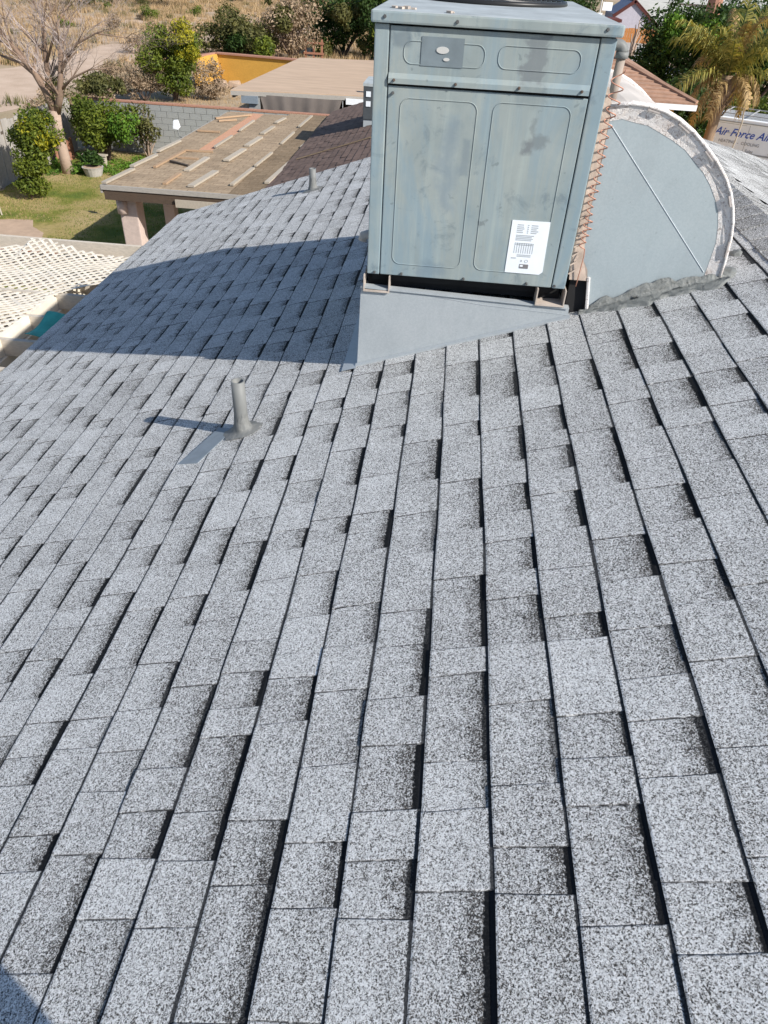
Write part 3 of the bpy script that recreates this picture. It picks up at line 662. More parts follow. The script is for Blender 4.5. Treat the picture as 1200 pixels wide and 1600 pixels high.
lp(empty('condensate_stub', (-.37, 3.6, 4.87), 'small off white pipe stub poking from the left side of the air conditioner', 'pipe'), MB().tube([(-.29, 3.6, 4.88), (-.375, 3.6, 4.882), (-.397, 3.6, 4.875), (-.402, 3.6, 4.85)], .022, 10), 'stub_pipe', 'pvcw', smooth=True)

# vent pipes
def vent(x, y, h, r, label, seed, kink=0):
    z = zr(x); o = empty('vent_pipe', (x, y, z), label, 'vent pipe'); N_ = 18
    m_ = MB(); pts = []
    prof = [(r*1.0, 0), (r, h*.5), (r*.97, h), (r*.78, h), (r*.76, h-.05)]
    for (rr, hh) in prof:
        for i in range(N_): a = 2*math.pi*i/N_; pts.append((rr*math.cos(a), rr*math.sin(a), hh-.01*(hh == 0)))
    fs2 = [(j*N_+i, j*N_+(i+1) % N_, (j+1)*N_+(i+1) % N_, (j+1)*N_+i) for j in range(len(prof)-1) for i in range(N_)]
    m_.add(pts, fs2); m_.build('pipe', 'pvc', o, smooth=False)
    for p in o.children[0].data.polygons: p.use_smooth = abs(p.normal.z) < .5
    m_ = MB(); m_.tube([(0, 0, h-.052), (0, 0, h-.05)], r*.76, N_); m_.build('pipe_mouth', 'dark', o)
    gq = random.Random(seed); m_ = MB()
    for j, (rf, hh) in enumerate(((1.03, .10), (1.10, .05), (1.22, .026), (1.6, .015), (2.3, .011), (2.9, .006))):
        for i in range(24):
            a = 2*math.pi*i/24; rr = r*rf*(1+(gq.uniform(-.10, .14) if j > 1 else gq.uniform(-.01, .03)))
            if j == 0: hh2 = hh*gq.uniform(.6, 1.15)
            else: hh2 = hh
            xx = rr*math.cos(a)
            m_.v.append((xx, rr*math.sin(a)*(1.0 if j < 3 else .8), hh2+xx*.3443*min(1, j/3)+.002))
    for j in range(5):
        for i in range(24): a = j*24+i; b = j*24+(i+1) % 24; m_.f.append((a, b, b+24, a+24))
    m_.build('sealant_collar', 'sealp', o, smooth=True)
    return o
MT['sealp'] = mat_stucco('painted_sealant', (.21, .215, .21), 45); MT['sealp'].node_tree.nodes['Principled BSDF'].inputs['Roughness'].default_value = .5
vent(-.775, 2.50, .245, .0285, 'grey plastic vent pipe with a smeared collar on the open roof, casting a long shadow', 1)
vent(-1.27, 7.02, .19, .032, 'grey plastic vent pipe near the far edge of the roof, left of the air conditioner', 2)
pp = MB(); q = [(-.94, 2.24), (-.895, 2.25), (-.86, 2.41), (-.83, 2.56), (-.80, 2.60), (-.855, 2.57), (-.895, 2.50), (-.925, 2.40)]
pp.add([(x, y_, zr(x)+.0085) for x, y_ in [(-1.01, 2.32), (-.915, 2.30), (-.82, 2.53), (-.90, 2.57)]]+[(x, y_, zr(x)+.003) for x, y_ in [(-1.01, 2.32), (-.915, 2.30), (-.82, 2.53), (-.90, 2.57)]], [(0, 1, 2, 3), (0, 4, 5, 1), (1, 5, 6, 2), (2, 6, 7, 3), (3, 7, 4, 0)])
tag(pp.build('paint_patch', 'patchp'), 'narrow blue grey sealed patch on the shingles beside the nearer vent pipe', 'patch')

# ------------------------------------------------------------------ PERGOLA, LATTICE, CLOTH
pg = empty('pergola', (-4, 5.5, 0), 'cream wood pergola frame beside the left edge of the shingle roof', 'pergola')
for y_ in (3.55, 4.02, 4.50, 4.98, 5.45, 5.95, 6.40, 6.9, 7.35): lp(pg, MB().box(-6.2, -2.55, y_, y_+.042, 3.26, 3.40), 'rafter', 'creamr')
lp(pg, MB().box(-3.50, -3.455, 3.0, 7.3, 3.10, 3.255), 'beam', 'cream')
for i, y_ in enumerate((3.55, 4.02, 4.50, 4.98, 5.45, 5.95)):
    y2 = (4.02, 4.50, 4.98, 5.45, 5.95, 6.40)[i]; lp(pg, MB().box(-3.52, -3.478, y_+.0425, y2-.0005, 3.262, 3.405), 'blocking', 'cream')
lp(pg, MB().box(-7, -4.3, 7.62, 7.67, 3.06, 3.2), 'edge_beam', 'redw'); lp(pg, MB().box(-7, -4.28, 7.60, 7.74, 3.203, 3.235), 'top_board', 'fascia')
for x, y_ in ((-5.9, 3.6), (-5.9, 7.5)): lp(pg, MB().box(x, x+.1, y_, y_+.1, 0, 3.06 if y_ > 7 else 3.26), 'post', 'cream')
la = empty('lattice_panel', (-4.2, 6, 3.42), 'sagging cream diagonal lattice sheet laid on the pergola rafters', 'lattice')
def lz(x, y_):
    h = 3.425+.012*math.sin(x*5+y_*3)+.010*math.sin(y_*7-x*2)+.02*math.sin(x*2.3+1)
    far = 6.98+.10*math.sin(x*2.1+.6)
    if y_ > far-.45 and x > -4.3: h += .035*max(0, (y_-(far-.45))/.45)**2*(1 if x < -3.5 else .4)
    return h
def inside(x, y_):
    far = 7.05+.07*math.sin(x*4)-.16*max(0, -4.15-x)*1.6
    if y_ > far or y_ < 3.4 or x < -5.9: return False
    lim = -3.46+(.42*max(0, min(1, (y_-5.9)/.45)))
    return x < lim
def lat(sgn, nm):
    p = .066
    for c in np.arange(-14, 6, p*1.414):
        run = []; 
        for s_ in np.arange(-7.0, 0, .05):
            x = s_; y_ = c+sgn*s_*1.0 + (8 if sgn > 0 else 2)
            if inside(x, y_): run.append((x, y_))
            else:
                if len(run) > 2: strip(run, sgn, nm)
                run = []
        if len(run) > 2: strip(run, sgn, nm)
slc = [0]
def strip(run, sgn, nm):
    slc[0] += 1
    dz = .006 if sgn > 0 else 0; nx, ny = (.7071, -.7071) if sgn > 0 else (.7071, .7071); hw = .0145; m_ = MB()
    for x, y_ in run:
        z = lz(x, y_)+dz+.003*math.sin(x*11+slc[0]); x = x+.005*math.sin(y_*5+slc[0]*1.7); m_.v += [(x-nx*hw, y_-ny*hw, z), (x+nx*hw, y_+ny*hw, z), (x+nx*hw, y_+ny*hw, z-.005), (x-nx*hw, y_-ny*hw, z-.005)]
    for i in range(len(run)-1):
        for j in range(4): a = i*4+j; b = i*4+(j+1) % 4; m_.f.append((a, b, b+4, a+4))
    m_.f += [(3, 2, 1, 0), tuple(len(m_.v)-4+j for j in range(4))]
    lp(la, m_, 'slat', 'lattice')
lat(1, 'a'); lat(-1, 'b')
def cloth(name, label, x0, x1, y0, y1, mat, zf, nx=14, ny=20):
    m_ = MB()
    for i in range(nx+1):
        for j in range(ny+1):
            x = x0+(x1-x0)*i/nx; y_ = y0+(y1-y0)*j/ny; m_.v.append((x, y_, zf(x, y_)))
    for i in range(nx):
        for j in range(ny): a = i*(ny+1)+j; m_.f.append((a, a+1, a+ny+2, a+ny+1))
    o = m_.build(name, mat, smooth=True); s_ = o.modifiers.new('thickness', 'SOLIDIFY'); s_.thickness = .003
    return tag(o, label, 'cloth')
cloth('shade_cloth', 'teal shade cloth sagging over the pergola rafters below the roof edge', -3.30, -2.80, 5.05, 5.5, 'teal', lambda x, y_: 3.43-.05*abs(math.sin((y_-4.98)/.47*math.pi))+.03*math.sin(x*9)-.08*max(0, (x+3.05)))
cloth('shade_cloth', 'narrow teal shade cloth strip at the far end of the pergola along the roof edge', -3.16, -2.80, 6.45, 7.1, 'teal', lambda x, y_: 3.43-.03*abs(math.sin((y_-6.40)/.47*math.pi))+.01*math.sin(x*20))
cloth('blue_tarp', 'scrap of blue tarp under the pergola near the left edge of the view', -4.3, -3.3, 4.9, 5.7, 'blue', lambda x, y_: 1.9+.03*math.sin(x*9+y_*5))

# ------------------------------------------------------------------ NEIGHBOUR: PATIO COVER AND BROWN ROOF
pc = empty('patio_cover', (-4.7, 13, 0), 'worn patio cover with roll roofing, stucco columns and peeling edge boards', 'patio cover')
pz = lambda y_: 2.53-.0145*(y_-12.7)
def slab(x0, x1, y0, y1, t, b=0, top=0): # sheet following the roof slope
    return MB().add([(x, y_, pz(y_)+tt) for tt in (top-t, top) for y_ in (y0, y1) for x in (x0, x1)], [(0, 2, 3, 1), (4, 5, 7, 6), (0, 1, 5, 4), (2, 6, 7, 3), (0, 4, 6, 2), (1, 3, 7, 5)])
lp(pc, slab(-6.02, -3.28, 12.78, 21.0, .05, top=-.006), 'roof_deck', 'ply')
xs = [-6.06, -5.36]; 
for x0, x1, m_ in ((-6.06, -5.37, 'felt'), (-5.07, -4.42, 'felt'), (-4.44, -3.80, 'felt'), (-3.82, -3.27, 'felt2')):
    lp(pc, slab(x0, x1, 12.72, 21.3 if x0 > -5 else 20.9, .006, top=.003 if x0 in (-6.06, -4.44) else .007), 'roofing_strip', m_)
lp(pc, slab(-5.40, -5.04, 12.72, 16.0, .006, top=.011), 'roofing_strip', 'felt')
lp(pc, MB().box(-6.08, -3.2, 12.68, 12.72, 2.47, 2.545), 'edge_board', 'fascia'); lp(pc, MB().box(-6.04, -3.2, 12.70, 12.82, 2.30, 2.468), 'beam', 'soffit')
lp(pc, slab(-6.10, -6.062, 12.7, 20.9, .12, top=-.002), 'edge_board', 'fascia')
lp(pc, MB().box(-4.75, -3.6, 12.655, 12.678, 2.27, 2.40), 'loose_fascia', 'boardw')
for y_ in (14.0, 15.3, 16.6, 17.9, 19.2, 20.5): lp(pc, MB().box(-6.0, -3.3, y_, y_+.05, 2.24, 2.36), 'rafter', 'soffit')
def column(x0, x1, y0, y1): 
    lp(pc, MB().box(x0, x1, y0, y1, 0, 2.275), 'column', 'stuccop', bevel=.02)
column(-5.93, -5.60, 12.95, 13.28); column(-5.55, -5.33, 14.1, 14.32); column(-5.93, -5.6, 20.2, 20.5)
lp(pc, MB().tube([(-5.86, 12.93, 2.26), (-5.86, 12.93, 2.02)], .09, 12), 'column_cap', 'stuccop', smooth=True)
# loose boards, each at its own place
BD = [(-6.04, 12.76, -5.96, 13.92), (-6.05, 14.1, -5.97, 15.19), (-6.04, 15.5, -5.98, 16.71), (-6.04, 19.68, -5.34, 20.54), (-5.86, 19.32, -5.5, 19.69), (-5.96, 17.95, -5.45, 18.0), (-5.64, 14.18, -5.56, 15.75), (-5.57, 15.79, -4.99, 15.87), (-5.5, 15.12, -5.08, 15.13), (-5.52, 14.75, -5.06, 14.47), (-5.04, 13.02, -5.03, 13.83), (-4.98, 14.09, -4.94, 15.29), (-4.54, 12.96, -4.45, 14.22), (-4.5, 15.12, -4.44, 16.32), (-4.47, 16.68, -4.41, 17.71), (-4.47, 18.13, -4.42, 19.12), (-4.47, 19.62, -4.4, 20.41), (-5.07, 16.3, -5.06, 17.64), (-5.05, 18.31, -5.06, 19.73), (-3.89, 13.29, -3.84, 14.69), (-3.83, 14.84, -3.8, 16.19), (-3.81, 17.19, -3.8, 18.58), (-3.81, 19.3, -3.8, 21.02), (-3.32, 13.61, -3.23, 15.84), (-3.31, 16.94, -3.25, 17.94), (-3.24, 18.55, -3.23, 19.36)]
BL = [('w', .09, 'long bleached board at the near left corner of the patio cover edge'), ('w', .09, 'second bleached board along the left edge of the patio cover'), ('w', .08, 'third bleached board along the left edge of the patio cover'),
 ('t', .08, 'long tan board lying askew near the block wall on the patio cover'), ('t', .06, 'short tan board just in front of the long askew one on the patio cover'), ('t', .08, 'tan board lying crosswise left of the bare plywood strip'),
 ('t', .06, 'long orange tan board forming the side of the loose frame on the patio cover'), ('t', .06, 'tan board lying crosswise at the top of the loose frame'), ('t', .06, 'short tan crosspiece inside the loose frame on the patio cover'),
 ('d', .05, 'dark short board lying slanted inside the loose frame'), ('t', .07, 'splintered tan board by itself near the front of the patio cover'), ('w', .11, 'wide pale board right of the loose frame on the patio cover'),
 ('w', .12, 'wide pale weathered board nearest the front on the middle roofing seam'), ('w', .12, 'second wide pale board on the middle roofing seam'), ('w', .12, 'third wide pale board on the middle roofing seam'), ('w', .10, 'fourth pale board on the middle roofing seam'), ('w', .08, 'farthest pale board on the middle roofing seam'),
 ('w', .05, 'thin white batten beside the bare plywood strip, nearer one'), ('w', .05, 'thin white batten beside the bare plywood strip, farther one'), ('w', .07, 'nearest batten on the seam left of the brown shingles'), ('w', .05, 'second batten on the seam left of the brown shingles'),
 ('w', .05, 'third batten on the seam left of the brown shingles'), ('w', .06, 'farthest batten on the seam left of the brown shingles'), ('w', .09, 'long batten at the near edge of the brown shingles'), ('w', .07, 'batten in the shadow at the edge of the brown shingles'), ('w', .06, 'farthest short batten at the edge of the brown shingles')]
for (x0, y0, x1, y1), (mm, wd, lb) in zip(BD, BL):
    jt = random.uniform(0, .012); L_ = MB().bar((x0, y0, pz(y0)+.030+jt), (x1, y1, pz(y1)+.030), wd, .034)
    thing('loose_board', L_, {'w': 'boardw', 't': 'boardt', 'd': 'boardd'}[mm], lb, 'board', 'loose boards on the patio cover')
# satellite dish on the cover edge
sdn = empty('floodlight', (-6.25, 17.4, 2.4), 'small white floodlight on a bent arm at the left edge of the patio cover', 'floodlight')
lp(sdn, MB().tube([(-6.1, 17.4, 2.42), (-6.22, 17.4, 2.45), (-6.26, 17.4, 2.62)], .015, 6), 'arm', 'pvc'); lp(sdn, MB().prism([(-6.34, 2.60), (-6.22, 2.58), (-6.18, 2.64), (-6.22, 2.78), (-6.31, 2.77)], 'y', 17.34, 17.44), 'housing', 'vanw', bevel=.015)
# brown shingled house
bh = empty('brown_roofed_house', (0, 16, 0), 'neighbouring house with a dark brown shingle roof beyond the grey one', 'house')
bz = lambda x: 2.52+.33*(x+3.3)
vs = []; AVb = MB(); gb = random.Random(6)
lp(bh, MB().add([(x, y_, bz(x)+t) for t in (-.08, -.01) for y_ in (13.1, 21.3) for x in (-3.28, 1.5)], [(0, 2, 3, 1), (4, 5, 7, 6), (0, 1, 5, 4), (2, 6, 7, 3), (0, 4, 6, 2), (1, 3, 7, 5)]), 'roof', 'brown')
x = -3.28; first = []
while x < 1.5:
    y_ = 13.1-gb.uniform(0, .3)
    while y_ < 21.3:
        ya, yb = max(13.1, y_), min(21.3, y_+.3); l = gb.uniform(.010, .020)
        if yb-ya > .03:
            P = [(x, ya+.008, bz(x)+l), (x, yb, bz(x)+l), (x+.15, yb, bz(x+.15)+.002), (x+.15, ya+.008, bz(x+.15)+.002), (x, ya+.008, bz(x)-.012), (x, yb, bz(x)-.012)]
            if x < -1.9 and y_ < 20: first.append(P)
            else: AVb.add(P, [(0, 1, 2, 3), (0, 4, 5, 1)])
        y_ += .3
    x += .14
for P in first[:290]: lp(bh, MB().add(P, [(0, 1, 2, 3), (0, 4, 5, 1)]), 'shingle', 'brown')
for P in first[290:]: AVb.add(P, [(0, 1, 2, 3), (0, 4, 5, 1)])
o = lp(bh, AVb, 'shingle_field', 'brown'); o['kind'] = 'stuff'
lp(bh, MB().bar((-3.1, 15.3, bz(-3.1)+.03), (-.6, 15.3, bz(-.6)+.03), .05, .012), 'flashing', 'felt2')
lp(bh, MB().add([(1.5, 13.1, bz(1.5)), (1.5, 21.3, bz(1.5)), (6, 21.3, 2.6), (6, 13.1, 2.6)], [(0, 1, 2, 3)]), 'roof', 'brown')
lp(bh, MB().box(-3.0, 5.5, 13.5, 20.9, 0, 2.5), 'wall', 'stuccob')
a2 = empty('second_air_conditioner', (-1.4, 17.4, 2.95), 'dark grey air conditioner on the brown roof, half hidden behind the big unit', 'air conditioner')
lp(a2, MB().box(-1.95, -.9, 17, 18, 2.7, 3.12), 'curb', 'galv'); cbx = lp(a2, MB().box(-1.96, -.88, 16.98, 18.02, 3.125, 3.78), 'cabinet', 'cab2', bevel=.01) if 'cab2' in MT else None
MT['cab2'] = simple('dark_grey_cabinet', (.06, .068, .075), .6, .2)
cbx = lp(a2, MB().box(-1.96, -.88, 16.98, 18.02, 3.125, 3.74), 'cabinet', 'cab2', bevel=.01)
lp(a2, MB().box(-1.97, -.87, 16.97, 18.03, 3.745, 3.80), 'cabinet_top', 'captop'); 
for z in (3.60, 3.42): lp(a2, MB().box(-1.90, -1.80, 16.965, 16.975, z-.045, z+.055), 'label', 'label')

# ------------------------------------------------------------------ YARD WALLS AND FENCE
bw_ = empty('block_wall', (-8, 26.4, 0), 'grey concrete block wall with a red brick cap behind the yard', 'wall')
lp(bw_, MB().box(-13.05, -3.0, 26.42, 26.54, 0, 1.53), 'mortar', 'mortar')
bme = MB().box(-.1925, .1925, -.015, .015, -.092, .092); proto = bme.build('block', 'block', bw_, bevel=.006); pm = proto.data; used = False
for r_ in range(8):
    for c in range(26):
        x = -13.0+.2+c*.4+(.2 if r_ % 2 else 0)-.0
        if x > -3.1: continue
        ob = proto if not used else bpy.data.objects.new('block', pm)
        if used: col.objects.link(ob); ob.parent = bw_
        used = True; ob.location = (x+8, 26.405-26.4+random.uniform(-.003, .003), .096+r_*.191)
cme = MB().box(-.098, .098, -.09, .09, -.03, .03).build('cap_brick', 'brick', bw_, bevel=.006); used = False; cm = cme.data
for c in range(50):
    ob = cme if not used else bpy.data.objects.new('cap_brick', cm)
    if used: col.objects.link(ob); ob.parent = bw_
    used = True; ob.location = (-12.9+c*.203+8, .07, 1.562+random.uniform(-.003, .003))
def board_fence(name, label, x0, y0, x1, y1, h, mat, wd=.14, jag=.03, z0=0, gap=.01, rail='boardd', lean=.0):
    o = empty(name, ((x0+x1)/2, (y0+y1)/2, 0), label, 'fence'); L_ = math.hypot(x1-x0, y1-y0); n = int(L_/(wd+gap)); gq = random.Random(int(L_*10)); dx, dy = (x1-x0)/L_, (y1-y0)/L_
    for i in range(n):
        s_ = (i+.5)*(wd+gap); cx, cy = x0+dx*s_, y0+dy*s_; hh = h+gq.uniform(-jag, jag); tl = gq.uniform(-lean, lean)
        m_ = MB().bar((cx, cy, z0), (cx+tl, cy+tl*.3, hh), wd, .02, (-dy, dx, 0)) if False else MB().add([(cx+dx*a*wd/2-dy*b*.01+(tl if z else 0), cy+dy*a*wd/2+dx*b*.01, hh if z else z0) for z in (0, 1) for b in (-1, 1) for a in (-1, 1)], [(0, 2, 3, 1), (4, 5, 7, 6), (0, 1, 5, 4), (2, 6, 7, 3), (0, 4, 6, 2), (1, 3, 7, 5)])
        lp(o, m_, 'board', mat)
    for zz in (.35, h-.3): lp(o, MB().bar((x0-dy*.03, y0+dx*.03, z0+zz), (x1-dy*.03, y1+dx*.03, z0+zz), .04, .08), 'rail', rail)
    return o
board_fence('wood_fence', 'bleached grey board fence along the left side of the yard', -13.05, 17.0, -13.05, 26.2, 1.62, 'fencew', .16, .04, lean=.03, gap=.015)
board_fence('low_gate', 'low reddish board gate behind the pale tree trunk', -12.75, 23.9, -12.6, 24.9, .62, 'redw', .13, .04)
thing('garden_stake', MB().tube([(-11.75, 18.5, 0), (-11.85, 18.55, .95)], .022, 6), 'boardw', 'pale garden stake standing in the lawn at the left edge of the view', 'stake')
# mustard wall and flat roofed house
yw = empty('mustard_wall', (-11, 43, 0), 'mustard yellow stucco wall with a reddish brick cap', 'wall')
lp(yw, MB().prism([(-12.8, 43.2), (-12.8, 43.4), (-6.5, 42.6), (-6.5, 42.4)], 'z', 0, 1.27), 'wall_face', 'yellow'); lp(yw, MB().prism([(-13.4, 41.4), (-13.6, 41.4), (-13.0, 43.4), (-12.81, 43.4), (-12.81, 43.2)], 'z', 0, 1.27), 'wall_return', 'yellow')
lp(yw, MB().prism([(-12.9, 43.12), (-12.9, 43.5), (-6.5, 42.7), (-6.5, 42.3)], 'z', 1.271, 1.34), 'cap', 'brick'); lp(yw, MB().prism([(-13.33, 41.4), (-13.68, 41.4), (-13.0, 43.5), (-12.91, 43.1)], 'z', 1.272, 1.335), 'cap', 'brick')
fh = empty('flat_roofed_house', (-5, 33, 0), 'low building with a dusty tan flat roof beyond the patio cover', 'house')
rz = 1.9; NLx = -7.88; 
lp(fh, MB().prism([(-7.95, 28.0), (-7.40, 38.2), (3.0, 40.5), (3.0, 29.5)], 'z', 1.82, 1.90), 'roof', 'tanroof')
lp(fh, MB().bar((-7.95, 27.97, 1.80), (3.0, 29.47, 1.80), .04, .13), 'fascia', 'fascia')
lp(fh, MB().prism([(-7.92, 28.03), (-7.42, 37.9), (-7.36, 37.9), (-7.84, 28.03)], 'z', 1.66, 1.815), 'fascia', 'soffit')
lp(fh, MB().box(-7.35, -6.95, 28.12, 28.5, 0, 1.75), 'block_pier', 'block'); lp(fh, MB().box(-7.6, -7.0, 28.02, 28.1, 1.50, 1.74), 'sign_board', 'patchp')
tm = MB(); NXt = 40
for i in range(NXt+1):
    f = i/NXt; xa = -6.95+2.95*f; xb = -6.55+2.1*f; fold = .015*math.sin(f*38)+.02*math.sin(f*17)
    tm.v += [(xa, 28.12, 1.78), (xa*.5+xb*.5, 28.10+fold, 1.1), (xb, 28.2+fold*1.6, .35)]
for i in range(NXt):
    for j in range(2): a = i*3+j; tm.f.append((a, a+1, a+4, a+3))
tag(tm.build('mesh_tarp', 'tarp', smooth=True), 'brown mesh tarp hanging in folds under the flat roof edge', 'tarp')
lp(fh, MB().box(-3.75, 2.5, 28.75, 29.0, 0, 1.80), 'wall', 'stuccob'); lp(fh, MB().box(-3.9, 2.6, 28.42, 28.50, 1.62, 1.80), 'white_fascia', 'vanw'); lp(fh, MB().box(-7.0, 2.5, 34, 34.2, 0, 1.80), 'back_wall', 'soffit')
for x in (-6.8,): lp(fh, MB().box(x, x+.12, 30.5, 30.62, 0, 1.8), 'post', 'soffit')
tag(MB().tube([(-3.98, 28.2, 1.75), (-3.98, 28.2, 1.42)], .008, 4).tube([(-3.98, 28.2, 1.42), (-3.98, 28.2, 1.36), (-3.98, 28.2, 1.26), (-3.98, 28.2, 1.2)], [.02, .07, .07, .02], 8).build('hanging_lamp', 'vanw'), 'small white lamp hanging under the flat roof edge', 'lamp')
for i in range(7):
    x, y_ = -11.8+random.uniform(-.8, .9), 41.6+random.uniform(-.8, .6); s_ = random.uniform(.12, .35)
    m_ = MB().box(-s_, s_, -s_, s_, -.02, s_*.9); 
    for k, v in enumerate(m_.v): m_.v[k] = tuple(a*random.uniform(.6, 1.1) for a in v)
    tag(m_.build('rock', 'soil', bevel=s_*.18, loc=(x, y_, 0)), 'tan rock on the dirt in front of the mustard wall', 'rock', 'rocks by the mustard wall')

# ------------------------------------------------------------------ PLANTS OF THE YARD
shrub('citrus_shrub', 'slim green shrub with yellow tips at the left fence, in front of the bare tree', 'shrub', (-11.95, 20.5, 0), (-11.45, 20.6, 1.55), (.62, .5, .62), 26, .30, 7500, .047, 'leafc', 21, extra=((-11.2, 20.4, 1.75), (.5, .35, .5), 900, 'leafy'), r=.03)
shrub('low_shrub', 'low rounded green shrub growing under the slim one at the left fence', 'shrub', (-11.75, 20.1, 0), (-11.62, 20.15, .68), (.42, .35, .55), 16, .24, 5200, .043, 'leafc', 22, r=.02)
shrub('citrus_tree', 'full citrus tree with bright green leaves in the corner of the yard', 'tree', (-11.5, 25.0, 0), (-11.55, 25.0, 1.22), (.95, .6, .75), 32, .36, 11500, .052, 'leafc', 23, extra=((-11.0, 24.7, 1.15), (.6, .3, .5), 1100, 'leafg'), r=.06)
shrub('vine_clump', 'dull olive vine clump spilling over the fence corner', 'shrub', (-12.3, 26.0, 0), (-11.9, 26.6, 1.95), (1.0, .4, .28), 16, .25, 2600, .06, 'leafo', 31, r=.03)
shrub('thin_shrub', 'thin half bare olive shrub in front of the block wall', 'shrub', (-10.4, 25.8, 0), (-10.35, 25.75, 1.1), (.62, .35, .62), 22, .22, 1500, .055, 'leafo', 24, r=.03, bark='bark', nst=14)
shrub('yellow_citrus_tree', 'tall citrus tree with glowing yellow leaves on its right side, beyond the block wall', 'tree', (-13.1, 36.7, 0), (-13.0, 36.7, 1.75), (1.25, 1.0, 1.15), 44, .48, 14000, .062, 'leafc', 25, extra=((-12.35, 36.2, 2.35), (.65, .5, .95), 2600, 'leafy'), r=.08)
shrub('dry_bush', 'brown dried bush leaning against the yellow citrus tree', 'bush', (-11.7, 38, 0), (-11.6, 37.6, .85), (.75, .6, .7), 16, .35, 3600, .05, 'leafdry', 26, r=.03)
shrub('dry_bush', 'grey brown dried bush left of the yellow citrus tree, above the wall cap', 'bush', (-14.3, 36, 0), (-14.4, 36, .7), (1.1, .7, .5), 16, .35, 3400, .05, 'leafdry', 27, r=.03, nst=10)
shrub('olive_bush', 'rounded dark olive bush behind the left end of the mustard wall', 'bush', (-14.2, 53, 0), (-14.3, 53, 1.35), (2.0, 1.5, 1.15), 34, .65, 8500, .10, 'leafo', 28, extra=((-14.2, 52.2, 1.0), (1.9, 1, .9), 3500, 'leafd'), r=.08)
shrub('olive_bush', 'smaller dark bush at the right end of the mustard wall', 'bush', (-12.2, 51, 0), (-12.1, 51, .8), (.7, .6, .6), 12, .4, 2200, .09, 'leafc', 29, r=.06)
shrub('grey_thicket', 'grey brown leafless thicket behind the mustard wall', 'bush', (-11.2, 54.8, 0), (-11.2, 54.8, 1.9), (1.9, 1.4, 1.6), 36, .65, 8000, .085, 'leafdry', 30, extra=((-11.3, 54, 2.1), (1.8, 1, 1.4), 4200, 'leafo'), r=.08, nst=16)
shrub('mesquite_tree', 'dense dark green mesquite tree beyond the flat roofed house', 'tree', (-8.2, 58.5, 0), (-8.3, 58.5, 2.2), (2.6, 1.6, 1.9), 44, .75, 11000, .10, 'leafd', 32, extra=((-8.0, 57.4, 2.2), (2.6, 1.2, 1.9), 5500, 'leafo'), r=.12)
shrub('mesquite_tree', 'green mesquite tree just left of the big air conditioner', 'tree', (-5.2, 57.5, 0), (-5.2, 57.5, 2.1), (2.2, 1.5, 1.9), 36, .7, 8500, .10, 'leafd', 33, extra=((-5.2, 56.6, 2.3), (2.1, 1, 1.7), 5200, 'leafc'), r=.12)
fg = empty('timber_frame', (-9.8, 56.2, 0), 'dark timber fence frame standing under the mesquite tree', 'fence')
for x in (-10.4, -9.85, -9.3): lp(fg, MB().box(x, x+.12, 55.2, 55.32, 0, 1.15), 'post', 'redw')
lp(fg, MB().box(-10.5, -9.1, 55.14, 55.19, .88, 1.0), 'rail', 'redw'); lp(fg, MB().box(-10.5, -9.1, 55.14, 55.19, .3, .42), 'rail', 'redw')

for i_, (x, y_) in enumerate(((-15.6, 29.5), (-17.0, 33.0), (-16.2, 35.5), (-15.0, 32.5), (-17.8, 41.5), (-17.0, 44.5))):
    shrub('dry_bush', 'low dry brush tangle just beyond the yard fence', 'bush', (x, y_, 0), (x, y_, .45), (1.0, .8, .35), 12, .3, 1600, .05, 'leafdry', 140+i_, 'dry brush tangles beyond the yard fence', r=.02, nst=8)
# ivy-like ground cover and pot
pot = empty('half_tub_planter', (-11.15, 23.0, 0), 'round grey tub planter with a spiky plant in the green ground cover', 'planter')
lp(pot, MB().tube([(-11.15, 23, 0), (-11.15, 23, .22), (-11.15, 23, .26)], [.24, .31, .33], 18), 'tub', 'conc'); lp(pot, MB().tube([(-11.15, 23, .25), (-11.15, 23, .263)], .28, 18), 'soil', 'soil')
V, F, T = leaves(420, clumps((-11.15, 23, .5), (.25, .25, .15), 8, .14, 41), .10, 41); bulk('plant', V-np.array([-11.15, 23, 0]), F, 'leafd', pot, T)
gc = clumps((-11.6, 23.6, .05), (1.5, 1.0, .10), 40, .22, 42, .5)+clumps((-10.3, 24.6, .04), (1.5, .8, .08), 30, .2, 43, .5)
V, F, T = leaves(9000, gc, .035, 44); o = bulk('ground_cover', V, F, 'leafg', None, T); tag(o, 'bright green leafy ground cover in the corner of the yard', 'ground cover', kind='stuff')
thing('garden_bench', MB().box(-12.0, -11.2, 24.1, 24.35, .30, .34).box(-11.95, -11.9, 24.12, 24.32, 0, .30).box(-11.3, -11.25, 24.12, 24.32, 0, .30), 'boardw', 'low weathered bench board under the citrus tree', 'bench')
